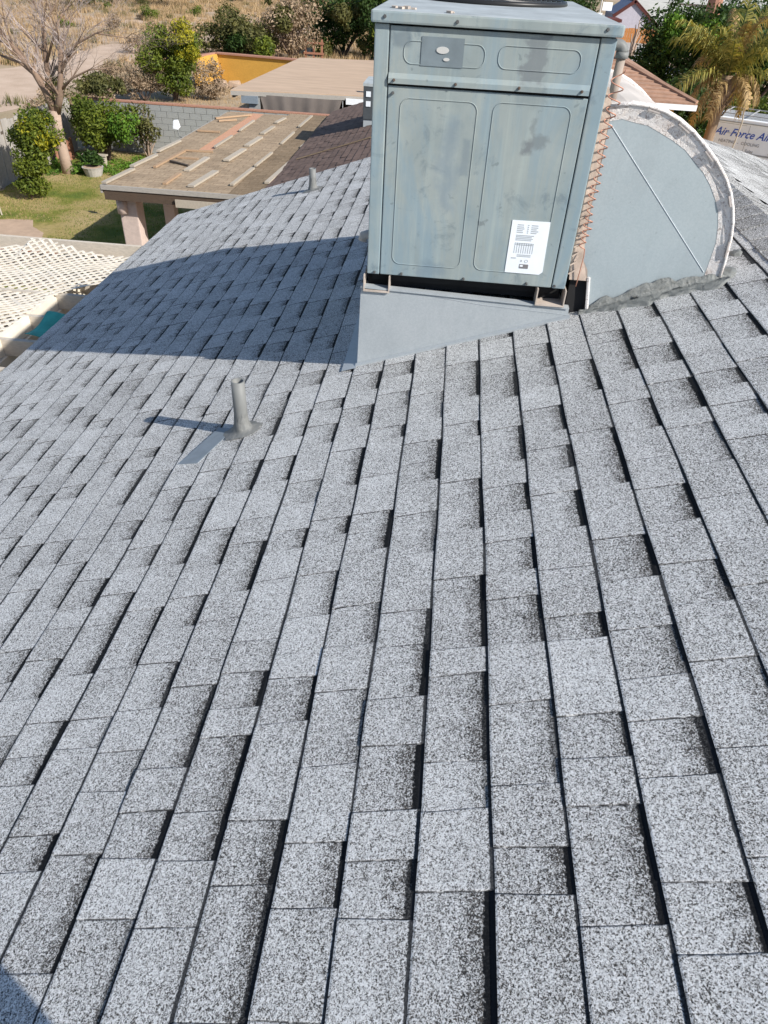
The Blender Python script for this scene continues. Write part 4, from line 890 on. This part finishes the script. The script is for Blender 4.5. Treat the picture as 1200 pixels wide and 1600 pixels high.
# grass
def blades(n, xr, yr, h, wd, mat, name, label, seed, keep=None, tuft=0):
    g_ = np.random.default_rng(seed)
    x = g_.uniform(*xr, n); y_ = g_.uniform(*yr, n)
    if tuft:
        k = max(1, n//tuft); cx = g_.uniform(*xr, k); cy = g_.uniform(*yr, k); i = g_.integers(0, k, n); sp = .16+.22*g_.random(k)[i]
        x = cx[i]+g_.normal(size=n)*sp; y_ = cy[i]+g_.normal(size=n)*sp
    if keep is not None: m_ = keep(x, y_); x, y_ = x[m_], y_[m_]
    n = len(x); a = g_.uniform(0, 6.28, n); hh = h*(.5+.8*g_.random(n)); ln = hh*.55*g_.random(n); b = g_.uniform(0, 6.28, n)
    p0 = np.stack([x-np.cos(a)*wd, y_-np.sin(a)*wd, np.full(n, .0)], 1); p1 = np.stack([x+np.cos(a)*wd, y_+np.sin(a)*wd, np.full(n, .0)], 1); p2 = np.stack([x+np.cos(b)*ln, y_+np.sin(b)*ln, hh], 1)
    V = np.stack([p0, p1, p2], 1).reshape(-1, 3); F = np.arange(3*n).reshape(n, 3)
    o = bulk(name, V, F, mat, None, np.repeat(g_.random(n), 3)); return tag(o, label, 'grass', kind='stuff')
def wsh(x, y_): # keep off the pale wash
    cxl = np.interp(y_, [24, 31, 39, 46, 55, 66, 80], [-26, -26, -22, -22, -22.7, -16.5, -11.5]); wdd = np.interp(y_, [24, 31, 39, 46, 55, 66, 80], [9, 8, 2.7, 2.1, 1.9, 3, 2])
    return np.abs(x-cxl) > wdd*.8
blades(26000, (-13, -6), (13.2, 26.2), .05, .007, 'grassb', 'lawn_grass', 'patchy green lawn grass in the neighbouring yard', 51, lambda x, y_: ((x > -9.8) | (y_ > 18.2)))
blades(16000, (-13, -6), (15, 26.2), .04, .007, 'grassd', 'dry_lawn_grass', 'straw coloured dead grass mixed into the lawn', 52, lambda x, y_: ((x > -9.8) | (y_ > 18.2)) & (np.sin(x*1.3+y_*.9) > -.2))
blades(120000, (-62, -4), (44, 125), .42, .024, 'grassd', 'wash_grass', 'golden dry grass covering the desert wash', 53, wsh, 38)
blades(26000, (-60, -12), (30, 110), .38, .022, 'leafo', 'wash_weeds', 'olive green weeds among the dry grass of the wash', 54, wsh, 70)
blades(9000, (-13, -7.5), (28, 43), .12, .010, 'grassd', 'yard_weeds', 'dry weeds on the dirt before the mustard wall', 55, None, 40)
gs = random.Random(77); PL = []
for i in range(48):
    y_ = gs.uniform(48, 118); x = -2-y_*gs.uniform(.12, .62)
    if not wsh(np.array([x]), np.array([y_]))[0] or (y_ < 62 and x > -18): continue
    kind = gs.choice(['leafdry', 'leafdry', 'leafo', 'leafc', 'leafdry', 'leafdry']); s_ = gs.uniform(.6, 1.5)
    nm = {'leafdry': ('dry_brush_clump', 'grey brown dry brush clump scattered in the far wash'), 'leafo': ('desert_shrub', 'olive green desert shrub scattered in the far wash'), 'leafc': ('desert_shrub', 'yellow green desert shrub scattered in the far wash')}[kind]
    V, F, T = leaves(int(900*s_), clumps((0, 0, .45*s_), (.8*s_, .7*s_, .4*s_), 10, .34*s_, i), .07, 300+i)
    o = bulk(nm[0], V, F, kind, None, T); o.location = (x, y_, 0); tag(o, nm[1], 'shrub', nm[1].replace('shrub', 'shrubs').replace('clump', 'clumps'))
for i in range(20):
    y_ = gs.uniform(82, 130); x = -4-y_*gs.uniform(-.02, .55); s_ = gs.uniform(1.6, 2.8)
    V, F, T = leaves(2600, clumps((0, 0, .9*s_), (1.1*s_, .9*s_, .8*s_), 16, .5*s_, 500+i), .16, 600+i)
    o = bulk('far_tree', V, F, gs.choice(['leafd', 'leafo', 'leafdry']), None, T); o.location = (x, y_, 0); tag(o, 'distant bushy tree at the top of the view beyond the wash', 'tree', 'distant trees beyond the wash')

# far plants: keep what the view shows, name each by its place in its row
def inview(x, y_, z, m_=40):
    d = Vector((x, y_, z-6)); zz = d.dot(fw)
    if zz < .1: return None
    px, py = 600+1095*d.dot(rt)/zz, 800-1095*d.dot(up)/zz
    return px if (-m_ < px < 1200+m_ and -m_ < py) else None
ORD = 'leftmost second third fourth fifth sixth seventh eighth ninth tenth eleventh twelfth thirteenth fourteenth fifteenth sixteenth seventeenth eighteenth nineteenth twentieth twenty-first twenty-second twenty-third twenty-fourth twenty-fifth twenty-sixth twenty-seventh twenty-eighth twenty-ninth thirtieth'.split()
def ordinal(objs, noun, tail):
    ps = []
    for o in objs:
        p = inview(o.location.x, o.location.y, .8)
        if p is None or (o.location.x > -3.5-o.location.y*.02 and o.location.x < o.location.y*.16 and False): bpy.data.objects.remove(o)
        else: ps.append((p, o))
    ps.sort(key=lambda t: t[0])
    for i, (p, o) in enumerate(ps):
        o['label'] = ('leftmost ' if i == 0 else ('rightmost ' if i == len(ps)-1 else (ORD[i] if i < len(ORD) else 'further right')+' from the left of the '))+noun+('' if i in (0, len(ps)-1) else 's')+' '+tail
ordinal([o for o in col.objects if o.get('group') == 'dry brush tangles beyond the yard fence'], 'low dry brush tangle', 'just beyond the yard fence')
for kind, noun, tail in (('dry_brush_clump', 'grey brown brush clump', 'in the far wash'), ('far_tree', 'distant bushy tree', 'beyond the wash')):
    ordinal([o for o in col.objects if o.name.split('.')[0] == kind], noun, tail)
for kind, noun in (('leafo', 'olive desert shrub'), ('leafc', 'yellow green desert shrub')):
    ordinal([o for o in col.objects if o.name.split('.')[0] == 'desert_shrub' and o.data.materials[0] == MT[kind]], noun, 'in the far wash')
# bare tree
bt = empty('bare_tree', (-12.07, 23.08, 0), 'big leafless tree with pale trunk and spreading twigs by the left fence', 'tree')
def grow(mb, tw, p, d, L, r, depth, gq):
    pts = [p.copy()]; rs = [r]; q = p.copy(); dd = d.copy()
    for i in range(4):
        dd = (dd+Vector((gq.uniform(-.22, .22), gq.uniform(-.22, .22), gq.uniform(-.12, .16)))).normalized(); q = q+dd*L/4; pts.append(q.copy()); rs.append(r*(1-.45*(i+1)/4))
    (tw if depth <= 2 else mb).tube(pts, rs, 6 if depth > 2 else 3, False)
    if depth == 0: return
    nb = gq.choice([2, 3, 3]) if depth > 2 else gq.choice([4, 4, 5])
    for b in range(nb):
        k = gq.choice([2, 3, 4]) if b else 4
        nd = (dd*1.0+Vector((gq.uniform(-1, 1), gq.uniform(-1, 1), gq.uniform(-.45, .75)))*(.75 if depth > 2 else .95)).normalized()
        grow(mb, tw, pts[k], nd, L*gq.uniform(.6, .85), rs[k]*.68, depth-1, gq)
gq = random.Random(12); tr = MB(); B0 = Vector((-12.07, 23.08, 0))
def rel(pts): return [Vector(p)-B0 for p in pts]
tr.tube(rel([(-12.02, 23.08, -.05), (-12.05, 23.08, .5), (-12.08, 23.08, 1.2), (-12.05, 23.08, 1.75)]), [.20, .165, .155, .17], 12)
tr.build('trunk', 'bark', bt, smooth=True)
tw = MB()
for pts, rs in (([(-12.05, 23.08, 1.7), (-12.15, 23.05, 2.2), (-12.36, 23.0, 2.7), (-12.75, 22.9, 3.3)], [.13, .11, .09, .07]), ([(-12.08, 23.1, 1.9), (-12.1, 23.2, 2.5), (-12.05, 23.3, 3.2), (-11.98, 23.4, 3.9)], [.10, .085, .07, .05]),
                ([(-11.98, 23.08, 1.7), (-11.75, 23.0, 2.1), (-11.58, 23.0, 2.7), (-11.45, 23.1, 3.4)], [.12, .10, .08, .06]), ([(-11.68, 23, 2.3), (-11.2, 22.9, 2.65), (-10.6, 22.8, 2.9), (-9.9, 22.7, 3.0)], [.04, .03, .022, .014]), ([(-11.5, 23, 2.9), (-10.9, 23, 3.5), (-10.2, 22.8, 3.8), (-9.3, 22.7, 3.75)], [.04, .03, .022, .014]), ([(-12.0, 23.2, 3.0), (-11.6, 23.2, 3.7), (-11.2, 23.1, 4.2)], [.04, .03, .02]), ([(-12.3, 23, 2.6), (-12.9, 23.3, 2.9), (-13.6, 23.6, 3.0)], [.05, .04, .03])):
    lm = MB(); P_ = rel(pts); lm.tube(P_, rs, 8)
    for k in range(1, len(P_)):
        for b in range(3 if k < len(P_)-1 else 5):
            d = (P_[k]-P_[k-1]).normalized()+Vector((gq.uniform(-.9, 1.1), gq.uniform(-.8, .8), gq.uniform(-.2, .6)))
            grow(lm, tw, P_[k], d.normalized(), gq.uniform(.6, .95), rs[k]*.42, 4 if k == len(P_)-1 else 3, gq)
    lm.build('limb', 'barkm', bt, smooth=True)
o = tw.build('twigs', 'twig', bt); o['kind'] = 'stuff'
V, F, T = leaves(900, clumps((.1, 0, 2.2), (.7, .4, .6), 12, .25, 91), .035, 92); bulk('last_leaves', V, F, 'leafo', bt, T)

# ------------------------------------------------------------------ RIGHT SIDE: TILE ROOF, HEDGE, PALM, VAN, HOUSES
th = empty('tile_roofed_house', (3, 28, 0), 'house with a rust brown tile roof and white eaves beyond the duct', 'house')
ex, ey, ez, sl = 6.72, 23.25, 3.0, .36
lp(th, MB().add([(ex, ey, ez), (ex-5.5, ey, ez), (ex-5.5, ey+5.5, ez+5.5*sl), (ex, 42, ez), (ex-5.5, 42, ez+5.5*sl)], [(0, 1, 2), (0, 2, 4, 3)]), 'roof_deck', 'tile')
rows = int(5.5/.2)
for i in range(min(rows, 22)):
    s_ = i*.2; x0, y0, z0 = ex-s_, ey+s_, ez+s_*sl
    lp(th, MB().add([(x0+.02, y0-.03, z0+.05), (x0-2.8, y0-.03, z0+.05), (x0-2.8, y0+.2, z0+.2*sl+.02), (x0-.18, y0+.2, z0+.2*sl+.02), (x0+.02, y0-.03, z0+.005), (x0-2.8, y0-.03, z0+.005)], [(0, 3, 2, 1), (0, 1, 5, 4)]), 'tile_row', 'tile')
    lp(th, MB().add([(x0+.03, y0-.02, z0+.05), (x0+.03, 42, z0+.05), (x0-.2, 42, z0+.2*sl+.02), (x0-.2, y0+.2, z0+.2*sl+.02), (x0+.03, y0-.02, z0+.005), (x0+.03, 42, z0+.005)], [(0, 1, 2, 3), (0, 4, 5, 1)]), 'tile_row', 'tile')
lp(th, MB().tube([(ex-s_, ey+s_, ez+s_*sl+.06) for s_ in (0, 1, 2, 3, 4, 5)], .07, 6), 'hip_cap', 'tile')
lp(th, MB().box(ex-3.5, ex+.02, ey-.05, ey-.02, ez-.14, ez+.0), 'fascia', 'vanw'); lp(th, MB().box(ex+.005, ex+.035, ey-.02, 42, ez-.14, ez), 'fascia', 'vanw')
lp(th, MB().box(1.5, ex-.45, ey+.45, 41.5, 0, ez-.05), 'wall', 'yellow')

for i, a in enumerate([((9.8, 43, 0), (10.2, 42, 2.6), (1.2, 1.3, 1.9), 'leafd', 'tall dark tree at the left end of the green mass beside the tile roof', 'leafg', (10.2, 41.3, 3.3)),
    ((11.9, 42, 0), (12.0, 41, 2.6), (1.5, 1.4, 1.9), 'leafd', 'dark leafy tree behind the palm crown', 'leafg', (11.8, 40.3, 3.6)),
    ((14.0, 41, 0), (14.2, 41, 2.3), (1.6, 1.4, 1.9), 'leafd', 'very dark tree behind the right fronds of the palm', 'leafd', (14.2, 40, 2.6)),
    ((8.8, 31, 0), (9.1, 33, 1.4), (1.0, 1.5, 1.2), 'leafd', 'low shaded bush between the tile roof and the palm trunk', 'leafd', (9.0, 32, 1.6))]):
    base, c, rad, m1, lb, m2, c2 = a
    shrub('leafy_tree', lb, 'tree', base, c, rad, 40, .62, 9000, .095, m1, 60+i, extra=(c2, (rad[0]*.9, .8, .95), 4200 if m2 == 'leafg' else 1500, m2), r=.12)
shrub('hedge', 'sunlit yellow green hedge behind the white van', 'hedge', (13.0, 35.5, 0), (13.2, 35.5, .95), (2.4, .8, .8), 34, .5, 8500, .085, 'leafc', 70, r=.05)
# palm
pm_ = empty('palm_tree', (8.15, 26, 0), 'feather palm with green and dried drooping fronds beside the white van', 'palm tree')
ptm = MB(); Np = 16
prof = [(0, .20), (.6, .17), (1.2, .155), (1.8, .15), (2.4, .16), (2.75, .19), (3.05, .24), (3.3, .22), (3.5, .12)]
gp = random.Random(9)
for z, r_ in prof:
    for i in range(Np): a = 2*math.pi*i/Np; rr = r_*(1+gp.uniform(-.08, .08)); ptm.v.append((rr*math.cos(a)+.02*z, rr*math.sin(a), z))
for j in range(len(prof)-1):
    for i in range(Np): a = j*Np+i; b = j*Np+(i+1) % Np; ptm.f.append((a, b, b+Np, a+Np))
ptm.build('trunk', 'palmb', pm_, smooth=True)
bm_ = MB()
for i in range(34):
    a = i*2.4; z = 2.4+i*.026; x, y_ = (.17+.05*math.sin(i))*math.cos(a)+.06, (.17+.05*math.sin(i))*math.sin(a)
    bm_.bar((x, y_, z), (x*1.6, y_*1.6, z+.28), .07, .03)
bm_.build('frond_stubs', 'palmb', pm_)
def frond(az, el, L, droop, dry, seed):
    gq = random.Random(seed); h = Vector((math.cos(az), math.sin(az), 0)); p = Vector((.07, 0, 3.35)); d = (h*math.cos(el)+Vector((0, 0, math.sin(el)))).normalized(); pts = [p.copy()]; N_ = 14
    for i in range(N_):
        d = (d+Vector((0, 0, -droop*(.4+1.4*i/N_)/N_*2))).normalized(); p = p+d*L/N_; pts.append(p.copy())
    o = MB().tube(pts, [.022*(1-.8*i/N_) for i in range(N_+1)], 5, False).build('frond', 'frondd' if dry else 'frond', pm_)
    side = h.cross(Vector((0, 0, 1))); V, F, T = [], [], []
    for i in range(int(N_*.18), N_):
        for s_ in range(4):
            q = pts[i].lerp(pts[i+1], s_/4); f = (i+s_/4)/N_; ll = (.52 if not dry else .30)*math.sin(min(1, (1.12-f)*2.2)*1.57)*gq.uniform(.6, 1.25); dirn = (pts[i+1]-pts[i]).normalized()
            for sg in (-1, 1):
                dd = (side*sg*.8+dirn*.55+Vector((0, 0, gq.uniform(-.45, .55)))).normalized(); m1 = q+dd*ll*.5; m2 = q+dd*ll*.85+Vector((0, 0, -ll*(.45 if not dry else .75))); wv = dirn*.016
                n = len(V); V += [q-wv, q+wv, m1+wv*1.2, m1-wv*1.2, m2+wv*.2, m2-wv*.2]; F += [(n, n+1, n+2, n+3), (n+3, n+2, n+4, n+5)]; T += [gq.random()]*6
    bulk('leaflets', np.array([tuple(v) for v in V]), F, 'frondd' if dry else 'frond', o, T)
for i in range(21): frond(i*2.4+.3, R(gp.uniform(30, 82)), gp.uniform(1.9, 2.5), gp.uniform(.55, .95), i % 4 == 3, 100+i)
frond(R(78), R(84), 2.6, .35, False, 201); frond(R(20), R(55), 2.3, .5, False, 202)
for i, az in enumerate((195, 215, 170, 240, -10, 15, -35, 60, 300)): frond(R(az), R(gp.uniform(5, 45)), gp.uniform(1.4, 1.9), gp.uniform(1.3, 2.0), True, 300+i)

# van
vd = Vector((10.62-9.08, 28.1-29.24, 0)).normalized(); vang = R(-29)
van = empty('white_van', (9.02, 29.28, 0), 'white work van with blue script lettering parked behind the palm', 'van', rot=(0, 0, vang))
# local: x forward along the side, y to the left (away from camera is +y), side facing camera at y=0
def vb(name, mb, mat, par=None, **k): return mb.build(name, mat, par or van, **k)
prof = [(0.0, .45), (0.0, 1.0), (.06, 1.85), (.16, 1.97), (3.6, 1.98), (3.95, 1.90), (4.55, 1.22), (5.35, 1.05), (5.45, .75), (5.45, .42), (0.0, .42)]
vb('body', MB().prism(prof, 'y', 0, 1.95), 'vanw', bevel=.03)
vb('roof_rack', MB().bar((.2, .15, 2.08), (3.4, .15, 2.08), .03, .03).bar((.2, 1.8, 2.08), (3.4, 1.8, 2.08), .03, .03).bar((.4, .15, 2.08), (.4, 1.8, 2.08), .03, .03).bar((1.3, .15, 2.08), (1.3, 1.8, 2.08), .03, .03).bar((2.2, .15, 2.08), (2.2, 1.8, 2.08), .03, .03).bar((3.1, .15, 2.08), (3.1, 1.8, 2.08), .03, .03).bar((.4, .15, 1.96), (.4, .15, 2.08), .03, .03).bar((3.1, .15, 1.96), (3.1, .15, 2.08), .03, .03), 'chrome')
rg = MB(); 
for i in range(9): rg.box(.3, 3.4, .2+i*.19, .22+i*.19, 1.98, 1.995)
vb('roof_ribs', rg, 'chrome'); vb('drip_rail', MB().bar((.12, -.02, 1.86), (3.9, -.02, 1.87), .03, .03), 'chrome'); vb('rub_strip', MB().box(.1, 1.05, -.02, -.001, .99, 1.04).box(1.6, 4.6, -.02, -.001, .92, .97), 'chrome')
for x in (1.02, 4.5):
    wv = vb('wheel', MB().tube([(x, -.01, .36), (x, .2, .36)], .36, 20), 'rubber'); vb('rim', MB().tube([(x, -.02, .36), (x, -.011, .36)], .2, 16), 'chrome', wv)
    ar = MB(); P_ = [(x+.47*math.cos(R(t)), .36+.47*math.sin(R(t))) for t in range(0, 181, 15)]
    for i in range(len(P_)-1): ar.bar((P_[i][0], -.012, P_[i][1]), (P_[i+1][0], -.012, P_[i+1][1]), .03, .05, (0, 1, 0))
    vb('wheel_arch', ar, 'vanw'); vb('arch_gap', MB().prism([(x+.44*math.cos(R(t)), .36+.44*math.sin(R(t))) for t in range(0, 181, 15)], 'y', -.004, 0), 'black')
for x in (1.45, 2.65, 3.6): vb('door_seam', MB().box(x, x+.012, -.004, .0, .5, 1.82), 'chrome')
vb('door_handle', MB().box(2.32, 2.48, -.03, -.001, 1.02, 1.06), 'black'); vb('window', MB().prism([(3.7, 1.2), (4.35, 1.2), (3.98, 1.72), (3.7, 1.75)], 'y', -.006, -.001), 'glass'); vb('windscreen', MB().add([(3.98, .1, 1.885), (4.56, .1, 1.245), (4.56, 1.85, 1.245), (3.98, 1.85, 1.885)], [(0, 1, 2, 3)]), 'glass')
vb('side_recess', MB().box(.35, 1.35, -.004, -.001, 1.50, 1.515).box(.35, 1.35, -.004, -.001, 1.79, 1.80), 'chrome')
def text(s_, size, loc, mat, par, name, shear=0, rot=(R(90), 0, 0), ext=.002):
    c = bpy.data.curves.new('t', 'FONT'); c.body = s_; c.size = size; c.shear = shear; c.extrude = ext; c.offset = size*.012; c.resolution_u = 2
    ob = bpy.data.objects.new('t', c); col.objects.link(ob); dg = bpy.context.evaluated_depsgraph_get(); me = bpy.data.meshes.new_from_object(ob.evaluated_get(dg)); bpy.data.objects.remove(ob)
    me.materials.clear(); me.materials.append(MT[mat]); o = bpy.data.objects.new(name, me); col.objects.link(o); o.parent = par; o.location = loc; o.rotation_euler = rot; return o
text('Air Force Air', .345, (.33, -.006, 1.42), 'vblue', van, 'lettering', .35)
text('HEATING  -  COOLING', .135, (.55, -.006, 1.20), 'vgrey', van, 'lettering')
for i, s_ in enumerate(('Sales', 'Service', 'Repairs')): text(s_, .15, (1.50, -.006, .98-.17*i), 'vgrey', van, 'lettering', .3)
pst = thing('leaning_stake', MB().tube([(9.35, 27.7, .2), (9.62, 27.5, 1.25)], .028, 6), 'maroon', 'dark thin stake leaning in front of the white van', 'stake')
thing('hanging_strap', MB().tube([(8.9, 25.9, 2.95), (9.02, 25.85, 2.3), (9.0, 25.85, 1.75), (8.94, 25.85, 1.3), (9.05, 25.9, .9)], .022, 6), 'boardw', 'pale strap hanging from the palm crown in front of the white van', 'strap')
# white car at the right edge
ca = empty('parked_car', (13.2, 32.2, 0), 'white parked car at the right edge, seen past the palm fronds', 'car', rot=(0, 0, R(-30)))
MB().prism([(0, .3), (0, .85), (.9, 1.0), (1.4, 1.45), (2.9, 1.5), (3.6, 1.05), (4.3, .95), (4.4, .5), (4.4, .3)], 'y', 0, 1.7).build('body', 'vanw', ca, bevel=.05)
MB().prism([(1.1, 1.02), (1.5, 1.38), (2.85, 1.42), (3.35, 1.05)], 'y', -.006, -.001).build('window', 'glass', ca)
for x in (.8, 3.5):
    MB().tube([(x, -.02, .32), (x, .18, .32)], .32, 18).build('wheel', 'rubber', ca)
# far houses
gh = empty('gabled_house', (17, 90, 0), 'pale lavender gabled house with maroon trim, top right', 'house')
lp(gh, MB().prism([(15.5, 0), (19.6, 0), (19.6, 1.3), (17.15, 3.05), (15.5, 1.9)], 'y', 90, 97), 'wall', 'lav')
lp(gh, MB().bar((15.2, 89.9, 1.75), (17.2, 89.9, 3.15), .3, .16, (0, 1, 0)).bar((17.1, 89.9, 3.15), (19.9, 89.9, 1.15), .3, .16, (0, 1, 0)), 'barge_board', 'maroon')
lp(gh, MB().add([(17.15, 89.8, 3.2), (17.15, 99, 3.2), (30, 99, 2.3), (19.95, 89.8, 1.2), (30, 89.8, 1.2)], [(0, 1, 2, 4, 3)]), 'roof', 'roofg')
lp(gh, MB().box(15.75, 15.95, 89.93, 89.99, .4, 1.6), 'window', 'patchp'); lp(gh, MB().box(18.9, 19.2, 89.93, 89.99, .5, 1.1), 'window', 'glass')
cp = empty('maroon_carport', (14, 88, 0), 'low maroon roofed carport beside the gabled house', 'carport')
lp(cp, MB().box(13.0, 15.6, 86.5, 89.8, 1.45, 1.7), 'roof', 'maroon'); lp(cp, MB().box(13.1, 15.6, 88, 88.2, 0, 1.45), 'wall', 'maroon')
for x in (13.2, 15.3): lp(cp, MB().box(x, x+.12, 86.6, 86.7, 0, 1.45), 'post', 'soffit')
fh2 = empty('grey_roofed_house', (26, 120, 0), 'distant house with a long pale grey roof at the top right', 'house')
lp(fh2, MB().add([(20, 108, 2.6), (44, 108, 2.6), (44, 118, 4.2), (20, 118, 4.2)], [(0, 1, 2, 3)]), 'roof', 'roofg'); lp(fh2, MB().box(20.5, 43, 108.5, 118, 0, 2.55), 'wall', 'lav')
board_fence('cedar_fence', 'bright orange cedar fence in front of the gabled house', 14.6, 84.5, 19.2, 84.9, 1.15, 'orangew', .22, .03, gap=.02, rail='boardd')
sp = empty('number_sign', (12.9, 84, 0), 'white sign on a pole showing a 0, beside the maroon carport', 'sign')
lp(sp, MB().tube([(12.9, 84, 0), (12.9, 84, 4.2)], .07, 8), 'pole', 'pvcw'); lp(sp, MB().box(13.05, 13.95, 83.9, 83.95, 2.45, 3.1), 'sign_panel', 'vanw'); o = lp(sp, MB().box(12.7, 13.15, 83.88, 83.92, 1.55, 2.25), 'sign_panel', 'vanw'); o2 = text('0', .62, (-.16, -.14, 1.68), 'black', sp, 'numeral')
st = empty('pollarded_tree', (13.7, 69, 0), 'small bare brown pollarded tree in front of the cedar fence', 'tree')
stems((0, 0, 0), [(.25, 0, 2.2), (-.1, .1, 2.3), (.5, 0, 1.9), (.1, 0, 2.6), (-.3, 0, 1.7)], .13, seed=4, wob=.1).build('trunk', 'bark', st, smooth=True)
thing('cut_palm', MB().tube([(14.6, 52, 0), (14.5, 52, 3), (14.4, 52, 7)], [.5, .42, .4], 12), 'brick', 'thick reddish palm trunk rising out of the top of the view on the right', 'palm tree')
for i, (x, y_, s_) in enumerate(((11.2, 100, 2.0), (8.5, 96, 2.2), (13.5, 104, 2.4), (23, 84, 2.2), (27, 84, 2.6), (31, 86, 2.4), (19, 62, 2.2), (22, 60, 2.3), (6, 90, 2.3))):
    V, F, T = leaves(3000, clumps((0, 0, .9*s_), (1.2*s_, 1.0*s_, .8*s_), 18, .5*s_, 700+i), .15, 720+i); o = bulk('far_tree', V, F, 'leafd', None, T); o.location = (x, y_, 0); tag(o, 'dark distant tree around the houses at the top right', 'tree', 'dark trees around the far houses')
ordinal([o for o in col.objects if o.get('group') == 'dark trees around the far houses'], 'dark distant tree', 'around the far houses, top right')
ordinal([o for o in col.objects if o.get('group') == 'rocks by the mustard wall'], 'tan rock', 'in front of the mustard wall')
ordinal([o for o in col.objects if o.get('group') == 'leaf scraps on the air conditioner top'], 'curled dry leaf scrap', 'on the air conditioner top')

# ------------------------------------------------------------------ THE PHOTOGRAPHER (out of frame, casts the corner shadow)
def person():
    base = Vector((.22, -.27, zr(.22))); o = empty('person', base, 'person standing out of frame, whose shadow falls on the lower left shingles', 'person')
    J = {'pel': (0, 0, .93), 'ch': (0, .02, 1.22), 'sh': (0, .03, 1.42), 'nk': (0, .05, 1.5), 'hd': (0, .10, 1.60), 'ht': (0, .12, 1.73),
         'lh': (-.10, 0, .88), 'lk': (-.13, .03, .47), 'la': (-.14, 0, .0), 'lf': (-.15, .14, -.03), 'rh': (.10, 0, .88), 'rk': (.13, .03, .50), 'ra': (.14, 0, .08), 'rf': (.15, .14, .07),
         'ls': (-.19, .03, 1.40), 'le': (-.25, .10, 1.14), 'lw': (-.24, .16, 1.06), 'lha': (-.20, .18, 1.12), 'rs': (.19, .03, 1.40), 're': (.25, .10, 1.14), 'rw': (-.02, .16, 1.08), 'rha': (-.10, .18, 1.14)}
    Rd = {'pel': .15, 'ch': .15, 'sh': .12, 'nk': .06, 'hd': .085, 'ht': .08, 'lh': .10, 'lk': .065, 'la': .045, 'lf': .04, 'rh': .10, 'rk': .065, 'ra': .045, 'rf': .04, 'ls': .065, 'le': .045, 'lw': .032, 'lha': .035, 'rs': .065, 're': .045, 'rw': .032, 'rha': .035}
    E_ = [('pel', 'ch'), ('ch', 'sh'), ('sh', 'nk'), ('nk', 'hd'), ('hd', 'ht'), ('pel', 'lh'), ('lh', 'lk'), ('lk', 'la'), ('la', 'lf'), ('pel', 'rh'), ('rh', 'rk'), ('rk', 'ra'), ('ra', 'rf'), ('sh', 'ls'), ('ls', 'le'), ('le', 'lw'), ('lw', 'lha'), ('sh', 'rs'), ('rs', 're'), ('re', 'rw'), ('rw', 'rha')]
    ks = list(J); me = bpy.data.meshes.new('body'); me.from_pydata([J[k] for k in ks], [(ks.index(a), ks.index(b)) for a, b in E_], []); b = bpy.data.objects.new('body', me); col.objects.link(b); b.parent = o
    md = b.modifiers.new('skin', 'SKIN'); md.use_smooth_shade = True
    for i, k in enumerate(ks): me.skin_vertices[0].data[i].radius = (Rd[k], Rd[k])
    me.skin_vertices[0].data[0].use_root = True; b.modifiers.new('sub', 'SUBSURF').levels = 1
    me.materials.append(MT['cloth'])
    return o
person()
